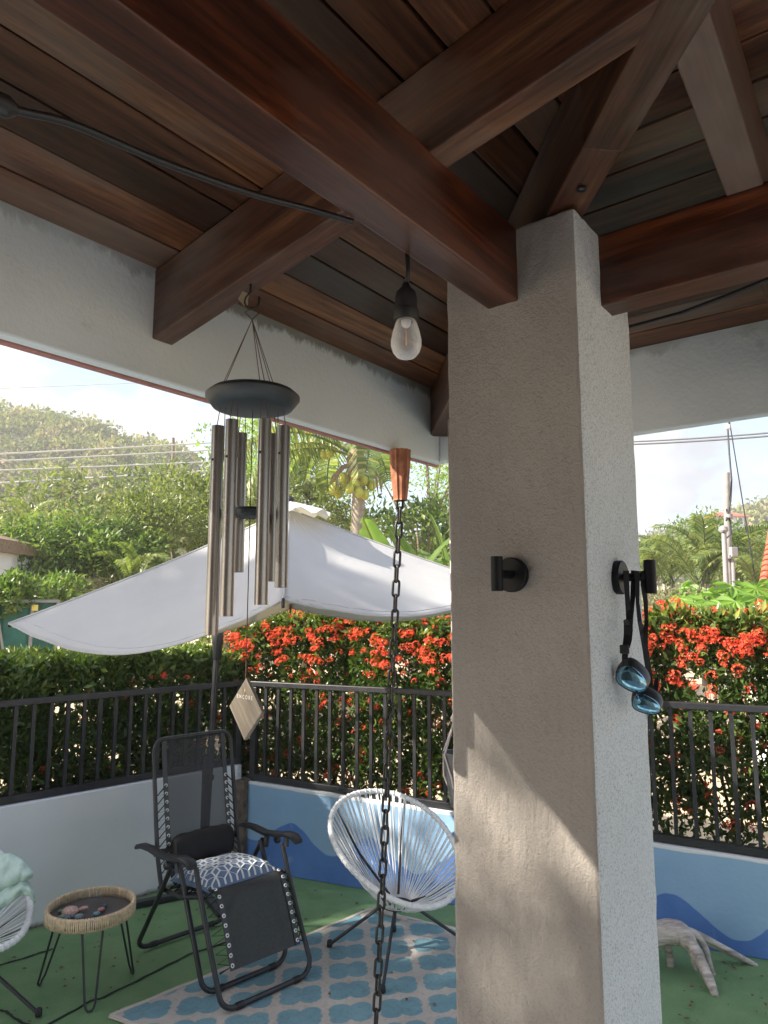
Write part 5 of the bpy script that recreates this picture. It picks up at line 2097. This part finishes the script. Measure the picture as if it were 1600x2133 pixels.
mb = MB()
mb.lathe([(.012, .006), (.036, .008), (.040, .016), (.030, .030), (.012, .037)], 14, tb_)
mb.build('shell', pink, tt_, smooth=True)
mb = MB()
mb.tube([tb_ + Vector((.03, .018, .014)), tb_ + Vector((.052, .030, .020)), tb_ + Vector((.070, .036, .020))], [.008, .010, .007], 8)
mb.build('head', pink, tt_, smooth=True)
for dx, dy in ((.03, -.03), (-.03, -.03), (-.03, .03), (.02, .035)):
    mb = MB()
    mb.tube([tb_ + Vector((dx * .7, dy * .7, .009)), tb_ + Vector((dx * 1.35, dy * 1.35, .005))], [.009, .005], 6)
    mb.build('flipper', pink, tt_, smooth=True)

# ------------------------------------------------------------------ wind chime hung from the rafter
hkz = zdeck(-.632) - RD
hp = W(-.632, -.3045, hkz)
mb = MB()
rgt = Vector((1, 0, 0))
P = [hp + UP * .03, hp - UP * .018, hp + rgt * -.010 - UP * .032]
for k in range(9):
    a = math.pi * (.95 + .95 * k / 8)
    P.append(hp + rgt * (.004 + .016 * math.cos(a)) + UP * (-.042 + .016 * math.sin(a)))
P.append(hp + rgt * .0205 - UP * .030)
mb.tube(P, .0028, 7, ref=Vector((0, 1, 0)))
hk = tag(mb.build('screw_hook', MT['hook'], None, smooth=True), 'dark screw hook under the rafter holding the wind chime', 'hook')
mb = MB()
mb.ribbon([hp - UP * .020 + rgt * -.010, hp - UP * .034 + rgt * -.016, hp - UP * .050 + rgt * -.008], [.016, .022, .008], .003, Vector((0, -1, .1)))
mb.build('tape_wrap', plain('tape_tan', (.30, .25, .17), .7), hk)
ch = empty('wind_chime', hp - UP * .055, 'silver tube wind chime with round dark top under the rafter', 'wind chime')
cy = hp.y
ring0 = hp + Vector((.004, 0, -.0555))
mb = MB()
P = [ring0, ring0 + Vector((-.015, 0, -.010)), ring0 + Vector((.001, .002, -.026)), ring0 + Vector((.016, 0, -.013))]
mb.tube(P, .0016, 6, closed=True)
mb.build('diamond_ring', MT['gunmetal'], ch)
PC = Vector((at(527, 835, cy).x, cy, 0))
z_pt = at(527, 815, cy).z + .002
plate_m = plain('chime_wood', (.035, .045, .052), .5, var=.2, scale=12, bmp=.1)
mb = MB()
mb.lathe([(.070, -.044), (.086, -.040), (.1015, -.020), (.1015, -.014), (.090, -.004), (.075, 0)], 48, Vector((PC.x, PC.y, z_pt)))
mb.build('top_plate', plate_m, ch, smooth='auto')
rp = ring0 + Vector((.001, .002, -.026))
for k in range(3):
    a0 = math.radians(175 + 120 * k)
    for da in (-.07, .07):
        e = Vector((PC.x + math.cos(a0 + da) * .073, PC.y + math.sin(a0 + da) * .073, z_pt))
        mb = MB()
        mb.tube([rp, e], .0009, 4)
        mb.build('top_cord', MT['twine'], ch)
alu = plain('chime_aluminium', (.33, .315, .295), .30, metal=.92, var=.05, scale=200)
zbot = z_pt - .044
for (tx, ty, bx, by, Y) in ((455, 888, 440, 1322, cy - .02), (484, 875, 471, 1284, cy - .066), (503, 903, 494, 1192, cy + .062), (551, 875, 545, 1260, cy - .066), (573, 905, 563, 1211, cy + .062), (592, 888, 585, 1224, cy - .012)):
    t0, b0 = at(tx, ty, Y), at(bx, by, Y)
    x = (t0.x + b0.x) / 2
    top, bot = Vector((x, Y, t0.z)), Vector((x, Y, b0.z))
    mb = MB()
    n = 20
    r0_, r1_ = .0135, .0120
    for zz in (bot.z, top.z):
        for r_ in (r0_, r1_):
            for k in range(n):
                a = 2 * math.pi * k / n
                mb.v.append((x + math.cos(a) * r_, Y + math.sin(a) * r_, zz))
    for k in range(n):
        k2 = (k + 1) % n
        mb.f += [(k, k2, 2 * n + k2, 2 * n + k), (n + k2, n + k, 3 * n + k, 3 * n + k2), (k2, k, n + k, n + k2), (2 * n + k, 2 * n + k2, 3 * n + k2, 3 * n + k)]
    o = mb.build('tube', alu, ch, smooth='auto')
    ho = top - UP * random.uniform(.055, .085)
    for sg in (-1, 1):
        mb = MB()
        hpnt = ho + Vector((sg * r0_, 0, 0))
        tpnt = Vector((x + sg * .004, Y, 0)) * 1.0
        dcen = (Vector((PC.x, PC.y, 0)) - Vector((x, Y, 0))) * .12
        tp_ = Vector((x + sg * .005 + dcen.x, Y + dcen.y, zbot + .004))
        mb.tube([hpnt, tp_], .0009, 4)
        mb.build('cord', MT['twine'], o)
    mb = MB()
    sd = Vector((-.5, -.85, 0)).normalized()
    mb.lathe([(.0028, 0), (.0028, .0012), (.001, .0015)], 8, ho + sd * r0_, sd)
    mb.build('pin', MT['rubber'], o, smooth='auto')
mb = MB()
clp = at(531, 1068, cy)
mb.lathe([(.035, -.010), (.040, -.004), (.040, .004), (.035, .009)], 32, Vector((PC.x, PC.y, clp.z)))
mb.build('striker', plate_m, ch, smooth='auto')
sp_ = at(512, 1412, cy)
sb_ = at(516, 1542, cy)
mb = MB()
mb.tube([Vector((PC.x, PC.y, zbot)), Vector((PC.x, PC.y, clp.z)), Vector((sp_.x, cy, sp_.z - .008))], .0011, 5)
mb.build('sail_cord', MT['twine'], ch)
# square wooden wind sail hung by its corner
sc_ = (sp_ + sb_) / 2
hs = (sp_.z - sb_.z) / 2
ya = math.radians(47)
sx = Vector((math.cos(ya), -math.sin(ya), 0))
snrm = Vector((-math.sin(ya), -math.cos(ya), 0))
mb = MB()
cs = [sc_ + UP * hs, sc_ + sx * hs, sc_ - UP * hs, sc_ - sx * hs]
mb.hexa([c - snrm * .004 for c in cs] + [c + snrm * .004 for c in cs])
sail_m = wood('sail_wood', (.10, .088, .07), (.155, .137, .11), (.20, .18, .15), (.19, .175, .155), .35, .7, .3, 0)
sail = mb.build('wind_sail', sail_m, ch, frame(sc_, (sx - UP)), bevel=.0012)


def text_part(body, size, M, mat, parent, name='lettering'):
    cu = bpy.data.curves.new('t', 'FONT')
    cu.body = body
    cu.size = size
    cu.extrude = .00015
    cu.align_x = 'CENTER'
    cu.space_character = 1.5
    cu.resolution_u = 3
    ob = bpy.data.objects.new('t', cu)
    col.objects.link(ob)
    bpy.context.view_layer.update()
    me = bpy.data.meshes.new_from_object(ob.evaluated_get(bpy.context.evaluated_depsgraph_get()))
    bpy.data.objects.remove(ob)
    me.materials.clear()
    return link(name, me, mat, parent, M)


Mt = Matrix.Identity(4)
to_ = sc_ + snrm * .0043 + UP * .020 - sx * .002
yv = UP
for i in range(3):
    Mt[i][0], Mt[i][1], Mt[i][2], Mt[i][3] = sx[i], yv[i], snrm[i], to_[i]
printm = plain('sail_print', (.62, .60, .54), .5, var=.03)
text_part('ENCORE', .0115, Mt, printm, sail)
mb = MB()
ec = to_ + UP * .017
mb.hexa([ec + v_ for v_ in (UP * -.004, sx * .0025, UP * .004, sx * -.0025)] + [ec + v_ + snrm * .0003 for v_ in (UP * -.004, sx * .0025, UP * .004, sx * -.0025)])
mb.build('emblem', plain('gold_print', (.5, .34, .12), .4), sail)

# ------------------------------------------------------------------ festoon lights
b0 = atz(848, 535, 2.448)
fs_ = empty('festoon_bulb', b0, 'clear filament bulb in a black socket hanging from the beam', 'light bulb')
by_ = b0.y
mb = MB()
mb.tube([b0 + UP * .01, at(850, 560, by_), at(847, 600, by_)], .0042, 8)
mb.build('cord', MT['cable'], fs_, smooth=True)
sz = at(847, 598, by_).z
se = at(847, 668, by_).z
bx_ = at(846, 660, by_).x
H_ = sz - se
mb = MB()
mb.lathe([(.0215, -H_), (.0235, -H_ * .93), (.0235, -H_ * .72), (.0205, -H_ * .68), (.0205, -H_ * .34), (.018, -H_ * .16), (.009, -H_ * .02), (.006, .008)], 24, Vector((bx_, by_, sz)))
mb.build('socket', MT['rubber'], fs_, smooth='auto')
gl_top = se + .002
gl_bot = at(845, 749, by_).z
gh = gl_top - gl_bot
prof = [(.017, 0), (.020, -.10), (.0255, -.33), (.0285, -.55), (.0280, -.68), (.0245, -.82), (.0165, -.94), (.006, -.99), (.0008, -1.0)]
mb = MB()
mb.lathe([(r, z * gh) for r, z in prof], 32, Vector((bx_, by_, gl_top)))
gb = mb.build('glass', MT['glass'], fs_, smooth=True)
mb = MB()
mb.lathe([(r * .965, z * gh * .985 - .0006) for r, z in prof], 32, Vector((bx_, by_, gl_top)))
# thin shell: reverse inner faces
mb.f = [tuple(reversed(f)) for f in mb.f]
mb.build('inner_glass', MT['glass'], gb, smooth=True)
mb = MB()
fc = Vector((bx_, by_, gl_top))
mb.tube([fc - UP * .012, fc - UP * gh * .64], .0013, 6)
mb.build('filament', plain('filament_amber', (.75, .33, .08), .5), fs_, smooth=True)
mb = MB()
mb.lathe([(.010, 0), (.008, -.012), (.003, -.016)], 12, fc)
mb.build('stem', MT['whitecord'], fs_, smooth=True)
# cable from the left, looping up to the beam underside
cp0, cp1 = at(-140, 160, .70), at(20, 225, .74)
cend = W(-.206, -.62, 2.470)
cendp = atpl(735, 462, W(-.207, 0, 0), D2)
P = [cp0, cp1, at(150, 258, .79), at(330, 334, .88), at(520, 402, 1.0), at(640, 434, 1.08), cendp]
Q = []
for i in range(len(P) - 1):
    for k in range(6):
        t = k / 6
        p0, p1, p2, p3 = P[max(i - 1, 0)], P[i], P[i + 1], P[min(i + 2, len(P) - 1)]
        Q.append(.5 * ((2 * p1) + (p2 - p0) * t + (2 * p0 - 5 * p1 + 4 * p2 - p3) * t * t + (3 * p1 - p0 - 3 * p2 + p3) * t ** 3))
Q.append(P[-1])
cb_ = empty('festoon_cable', cp1, 'thick dark festoon cable stretching from the left edge to the beam', 'cable')
mb = MB()
mb.tube(Q, .0050, 10)
mb.build('cable', MT['cable'], cb_, smooth=True)
mb = MB()
mb.tube([cp1.lerp(cp0, .55), cp1.lerp(cp0, .5), cp1.lerp(cp0, .02), cp1 + (P[2] - cp1) * .10], [.011, .0135, .013, .007], 14)
mb.build('connector', MT['rubber'], cb_, smooth='auto')
wq = [at(1311, 681, 2.0), at(1420, 652, 1.72), at(1520, 615, 1.52), at(1610, 578, 1.38), at(1760, 500, 1.15)]
mb = MB()
mb.tube(wq, .0052, 10)
tag(mb.build('festoon_cable', MT['cable'], None, smooth=True), 'dark festoon cable running under the right beam from the pillar', 'cable')

# ------------------------------------------------------------------ hooks and goggles on the pillar
def robe_hook(label, base, nrm):
    nrm = nrm.normalized()
    h = empty('robe_hook', base, label, 'hook', 'black hooks on the pillar')
    mb = MB()
    mb.lathe([(.035, -.001), (.0352, .012), (.033, .0145)], 40, base, nrm)
    mb.build('base_plate', MT['blackmetal'], h, smooth='auto')
    mb = MB()
    mb.tube([base + nrm * .01, base + nrm * .066], .0085, 16)
    mb.build('arm', MT['blackmetal'], h, smooth='auto')
    mb = MB()
    c = base + nrm * .068 + UP * .0
    mb.lathe([(.0108, -.034), (.0118, -.033), (.0118, .033), (.0108, .034)], 24, c)
    mb.build('knob', MT['blackmetal'], h, smooth='auto')
    return h


robe_hook('black robe hook on the shaded tan face of the pillar', W(-.158, 0, 1.866), -D1)
hb = W(0, .158, 1.862)
robe_hook('black robe hook on the pale pillar face holding the goggles', hb, -D2)
gg = empty('swim_goggles', W(.042, .158, 1.60), 'black swim goggles with blue mirrored lenses hanging on the hook', 'goggles')
UO = -D2
def gp(x, y, u):
    return atpl(x, y, W(u, 0, 0), UO)
gblack = plain('goggle_rubber', (.010, .010, .011), .45)
def strap(path, wids, u, tilt=0):
    P = [gp(x, y, u + (uu if len(pt) > 2 else 0)) for pt in path for (x, y, uu) in [(pt[0], pt[1], pt[2] if len(pt) > 2 else 0)]]
    mb = MB()
    mb.ribbon(P, wids, .0022, Vector((-.25, -1, 0)))
    return mb.build('strap', gblack, gg, smooth=False)
s_ = 160 / 898.0
def z6(x, y): return (1240 + x * s_, 1120 + y * s_)
strap([z6(360, 385) + (0,), z6(362, 480), z6(372, 640), z6(380, 800), z6(395, 960), z6(405, 1080), z6(400, 1200), z6(380, 1280)], [.0115, .0110, .0095, .009, .011, .0115, .009, .008], .030)
strap([z6(455, 385) + (0,), z6(450, 520), z6(440, 680), z6(425, 840), z6(415, 960), z6(412, 1080)], [.012, .011, .0095, .009, .009, .008], .036)
strap([z6(490, 390) + (0,), z6(492, 560), z6(495, 760), z6(520, 980), z6(565, 1160), z6(590, 1330), z6(615, 1500), z6(640, 1700), z6(660, 1850)], [.010, .0085, .007, .0085, .0125, .0115, .0115, .0115, .0115], .046)
strap([z6(560, 390) + (0,), z6(565, 560), z6(590, 760), z6(598, 960), z6(588, 1140), z6(590, 1240)], [.012, .011, .0085, .0075, .009, .009], .054)
strap([z6(350, 960) + (0,), z6(372, 1020), z6(372, 1140), z6(355, 1260), z6(345, 1420), z6(352, 1500)], [.007, .0125, .0125, .0115, .011, .011], .034)
strap([z6(718, 1640) + (0,), z6(712, 1720), z6(700, 1830)], [.006, .010, .008], .052)
mb = MB()
c = gp(*z6(342, 1305), .034)
mb.box(c, Vector((.0085, -.003, 0)), Vector((.002, .006, 0)), UP * .0085)
mb.build('buckle', MT['plastic'], gg, bevel=.002)
lensm, ln, ll, lp_ = nodes_of('mirror_blue')
lp_.inputs['Base Color'].default_value = (.16, .36, .46, 1)
lp_.inputs['Metallic'].default_value = .9
lp_.inputs['Roughness'].default_value = .10
fr_ = ln.new('ShaderNodeTexNoise')
fr_.inputs['Scale'].default_value = 6
mxr = ramp(ln, [(.35, (.10, .28, .40)), (.65, (.30, .50, .58))])
ll.new(fr_.outputs['Fac'], mxr.inputs[0])
ll.new(mxr.outputs[0], lp_.inputs['Base Color'])
for (lx, ly, ax_, w_, h_, u, yaw) in ((430, 1660, -.62, .030, .021, .036, .35), (600, 1950, -.35, .027, .017, .052, .25)):
    c = gp(*z6(lx, ly), u)
    # local lens frame: n faces camera slightly up-left, long axis rotated in view
    n_ = Vector((-.35 + yaw * .3, -.92, -.12)).normalized()
    rx_ = Vector((1, 0, 0))
    rx_ = (rx_ - n_ * rx_.dot(n_)).normalized()
    uy = n_.cross(rx_)
    if uy.z < 0: uy = -uy
    X_ = rx_ * math.cos(ax_) + uy * math.sin(ax_)
    Y_ = -rx_ * math.sin(ax_) + uy * math.cos(ax_)
    mb = MB()
    N_, M_ = 28, 6
    for i in range(M_ + 1):
        t = i / M_
        rr = math.cos(t * math.pi / 2 * .93)
        for k in range(N_):
            a = 2 * math.pi * k / N_
            ex = abs(math.cos(a)) ** .8 * math.copysign(1, math.cos(a))
            ey_ = abs(math.sin(a)) ** .8 * math.copysign(1, math.sin(a)) * (1 - .22 * math.cos(a))
            hgt = .011 * math.sin(t * math.pi / 2) ** .8
            mb.v.append(tuple(c + X_ * ex * w_ * rr + Y_ * ey_ * h_ * rr + n_ * hgt))
    for i in range(M_):
        for k in range(N_):
            mb.f.append((i * N_ + k, i * N_ + (k + 1) % N_, (i + 1) * N_ + (k + 1) % N_, (i + 1) * N_ + k))
    mb.f.append(tuple(M_ * N_ + k for k in range(N_)))
    le = mb.build('lens', lensm, gg, smooth=True)
    mb = MB()
    for d_, sc2 in ((.002, 1.03), (-.008, 1.10), (-.018, 1.12), (-.022, 1.05)):
        for k in range(N_):
            a = 2 * math.pi * k / N_
            ex = abs(math.cos(a)) ** .8 * math.copysign(1, math.cos(a))
            ey_ = abs(math.sin(a)) ** .8 * math.copysign(1, math.sin(a)) * (1 - .22 * math.cos(a))
            mb.v.append(tuple(c + (X_ * ex * w_ + Y_ * ey_ * h_) * sc2 + n_ * d_ + Y_ * (-d_) * .55))
    for i in range(3):
        for k in range(N_):
            mb.f.append((i * N_ + k, i * N_ + (k + 1) % N_, (i + 1) * N_ + (k + 1) % N_, (i + 1) * N_ + k))
    mb.build('gasket', gblack, le, smooth=True)
mb = MB()
mb.tube([gp(*z6(500, 1830), .042), gp(*z6(485, 1880), .046), gp(*z6(520, 1925), .05)], .0035, 8)
mb.build('nose_bridge', lensm, gg, smooth=True)

# ------------------------------------------------------------------ rain chain with copper cone
ct = atz(834, 938, 2.352)
cyy = ct.y
cbz = at(832, 1043, cyy).z
rc = empty('rain_chain', (ct.x, cyy, 0), 'dark link rain chain hanging from a copper cone under the fascia', 'chain')
mb = MB()
n = 22
for (r_, z) in ((.0365, ct.z), (.0345, ct.z - .05), (.030, ct.z - (ct.z - cbz) * .6), (.0235, cbz + .006), (.0245, cbz), (.021, cbz), (.026, ct.z - .05), (.030, ct.z - .002)):
    for k in range(n):
        a = 2 * math.pi * k / n
        q = r_ * (1 + .06 * (1 if k % 2 else -1))
        mb.v.append((ct.x + math.cos(a) * q, cyy + math.sin(a) * q, z))
for i in range(7):
    for k in range(n):
        mb.f.append((i * n + k, i * n + (k + 1) % n, (i + 1) * n + (k + 1) % n, (i + 1) * n + k))
mb.build('copper_cone', MT['copper'], rc)
lk = MB()
P = []
for k in range(20):
    a = 2 * math.pi * k / 20
    P.append(Vector((math.cos(a) * .0115, 0, math.sin(a) * .0115 + (.019 if math.sin(a) > 0 else -.019))))
lk.tube(P, .0048, 7, closed=True, ref=Vector((0, 1, 0)))
top = Vector((ct.x - .001, cyy, cbz + .01))
botp = at(783, 2133, cyy)
cdir = (botp - top).normalized()
L_tot = (top.z - .02) / -cdir.z
pitch_ = .0507
nl = int(L_tot / pitch_)
lme = None
for k in range(nl):
    c = top + cdir * (k * pitch_ + .012) + Vector((random.uniform(-.001, .001), 0, 0))
    M = Matrix.Translation(c) @ (-cdir).to_track_quat('Z', 'Y').to_matrix().to_4x4() @ Matrix.Rotation((.35 if k % 2 else math.pi / 2 + .25) + random.uniform(-.15, .15), 4, 'Z') @ Matrix.Scale(.95, 4)
    if lme is None:
        o = lk.build('link', MT['gunmetal'], rc, M, smooth=True, local=True)
        lme = o.data
    else:
        link('link', lme, None, rc, M)

# ------------------------------------------------------------------ hanging planter behind the pillar
hpx = at(952, 1500, 2.5)
pl_ = empty('hanging_planter', (hpx.x, 2.5, at(950, 1690, 2.5).z), 'grey pot in a pink macrame hanger beside the pillar', 'planter')
zr, zb_ = at(950, 1570, 2.5).z, at(950, 1680, 2.5).z
cxp = hpx.x
mb = MB()
mb.lathe([(.026, zb_), (.044, zb_ + (zr - zb_) * .7), (.048, zr), (.052, zr), (.052, zr + .006), (.045, zr + .006), (.040, zr - .03)], 24, (cxp, 2.5, 0))
mb.build('pot', MT['pot'], pl_, smooth='auto')
kz = at(950, 1497, 2.5).z
kx = at(946, 1497, 2.5).x
zt = zdeck(-.82) - HD
mb = MB()
mb.tube([(kx - .004, 2.5, zt + .02), (kx, 2.5, kz)], .0055, 8)
mb.build('rope', MT['rope'], pl_, smooth=True)
mb = MB()
mb.lathe([(.004, -.014), (.011, -.008), (.012, .004), (.006, .014)], 10, (kx, 2.5, kz))
mb.build('knot', MT['rope'], pl_, smooth=True)
for k in range(6):
    a = 2 * math.pi * k / 6 + .5
    e1 = Vector((cxp + math.cos(a) * .053, 2.5 + math.sin(a) * .053, zr))
    a2 = a + .52
    e2 = Vector((cxp + math.cos(a2) * .047, 2.5 + math.sin(a2) * .047, zr - .07))
    e3 = Vector((cxp, 2.5, zb_ - .02))
    mb = MB()
    mb.tube([(kx, 2.5, kz - .01), e1, e2, e3, Vector((cxp + .002, 2.5, zb_ - .06))], .0035, 6)
    mb.build('cord', MT['rope'], pl_, smooth=True)

# ------------------------------------------------------------------ driftwood
dw = empty('driftwood', (1.5, 3.75, 0), 'bleached forked driftwood branch in front of the blue wall', 'driftwood')
def branch(name, pts, rads):
    P = []
    Rr = []
    for i in range(len(pts) - 1):
        for k in range(5):
            t = k / 5
            p0, p1, p2, p3 = pts[max(i - 1, 0)], pts[i], pts[i + 1], pts[min(i + 2, len(pts) - 1)]
            P.append(.5 * ((2 * p1) + (p2 - p0) * t + (2 * p0 - 5 * p1 + 4 * p2 - p3) * t * t + (3 * p1 - p0 - 3 * p2 + p3) * t ** 3))
            Rr.append((rads[i] * (1 - t) + rads[i + 1] * t) * random.uniform(.68, .75))
    P.append(pts[-1])
    Rr.append(rads[-1])
    mb = MB()
    mb.tube(P, Rr, 10)
    return mb.build(name, MT['drift'], dw, smooth=True)
branch('trunk', [at(1300, 1985, 3.80), at(1370, 1945, 3.82), at(1415, 1945, 3.80), at(1440, 1970, 3.75), at(1465, 2015, 3.68), at(1485, 2060, 3.60), at(1491, 2076, 3.57)], [.06, .085, .082, .050, .038, .030, .016])
branch('branch', [at(1420, 1940, 3.81), at(1448, 1948, 3.80), at(1468, 1972, 3.78), at(1478, 2005, 3.76), at(1487, 2030, 3.765)], [.045, .030, .022, .018, .011])
branch('branch', [at(1400, 1932, 3.82), at(1440, 1942, 3.84), at(1490, 1965, 3.85), at(1545, 1995, 3.86), at(1577, 2011, 3.86)], [.035, .030, .021, .020, .010])
branch('branch', [at(1420, 1946, 3.84), at(1480, 1968, 3.87), at(1540, 1997, 3.88), at(1570, 2008, 3.88)], [.02, .014, .012, .006])
branch('stub', [at(1385, 1955, 3.83), at(1394, 1985, 3.84), at(1397, 2011, 3.85)], [.035, .028, .022])
branch('stub', [at(1442, 1990, 3.82), at(1446, 2008, 3.82), at(1450, 2022, 3.81)], [.02, .016, .010])

# ------------------------------------------------------------------ fallen leaves
lfm = []
for s in range(3):
    r = random.Random(s)
    mb = MB()
    L, w_ = .022, .008
    mb.add([(0, 0, 0), (L * .4, w_, .003 + r.uniform(0, .003)), (L, 0, .002), (L * .45, -w_, .004)], [(0, 3, 2), (0, 2, 1)])
    me = bpy.data.meshes.new('fallen_leaf')
    me.from_pydata(mb.v, [], mb.f)
    me.materials.append(MT['dryleaf'])
    lfm.append(me)
rl = random.Random(11)
k = 0
while k < 110:
    x, y = rl.uniform(0, 1600), rl.uniform(1850, 2133)
    p = atz(x, y, 0.0)
    if (p - PL0).dot(NL) > -.1 or (p - PR0).dot(NR) > -.12: continue
    if rl.random() < .5 and not (p.x > 1.2 or (p - PR0).dot(NR) > -.7): continue
    if p.x > -1.1 and p.x < 1.2 and (p - C0).dot(Vector((-QH.y, QH.x, 0))) < 0 and rl.random() < .8: continue
    on_rug = (p - C0).dot(Vector((-QH.y, QH.x, 0))) < 0 and (p - C0).dot(QH) > 0 and x > 300
    M = Matrix.Translation(p + UP * (.012 if on_rug else .004)) @ Matrix.Rotation(rl.uniform(0, 6.28), 4, 'Z') @ Matrix.Scale(rl.uniform(.5, 1.3), 4)
    o = link('fallen_leaf', lfm[k % 3], None, None, M)
    tag(o, 'small dry brown leaf fallen on the patio floor', 'leaf', 'dry leaves scattered on the patio')
    k += 1

# ------------------------------------------------------------------ air
hz, hn, hlk, hp_ = nodes_of('haze_air')
hn.remove(hp_)
pv = hn.new('ShaderNodeVolumePrincipled')
pv.inputs['Color'].default_value = (.96, .97, 1.0, 1)
pv.inputs['Density'].default_value = .0022
pv.inputs['Anisotropy'].default_value = .2
hlk.new(pv.outputs[0], hn['Material Output'].inputs['Volume'])
mb = MB()
mb.box((0, 70, 18), (260, 0, 0), (0, 130, 0), (0, 0, 19.5))
tag(mb.build('haze', hz, None), 'thin pale haze filling the valley air', 'haze', kind='stuff')
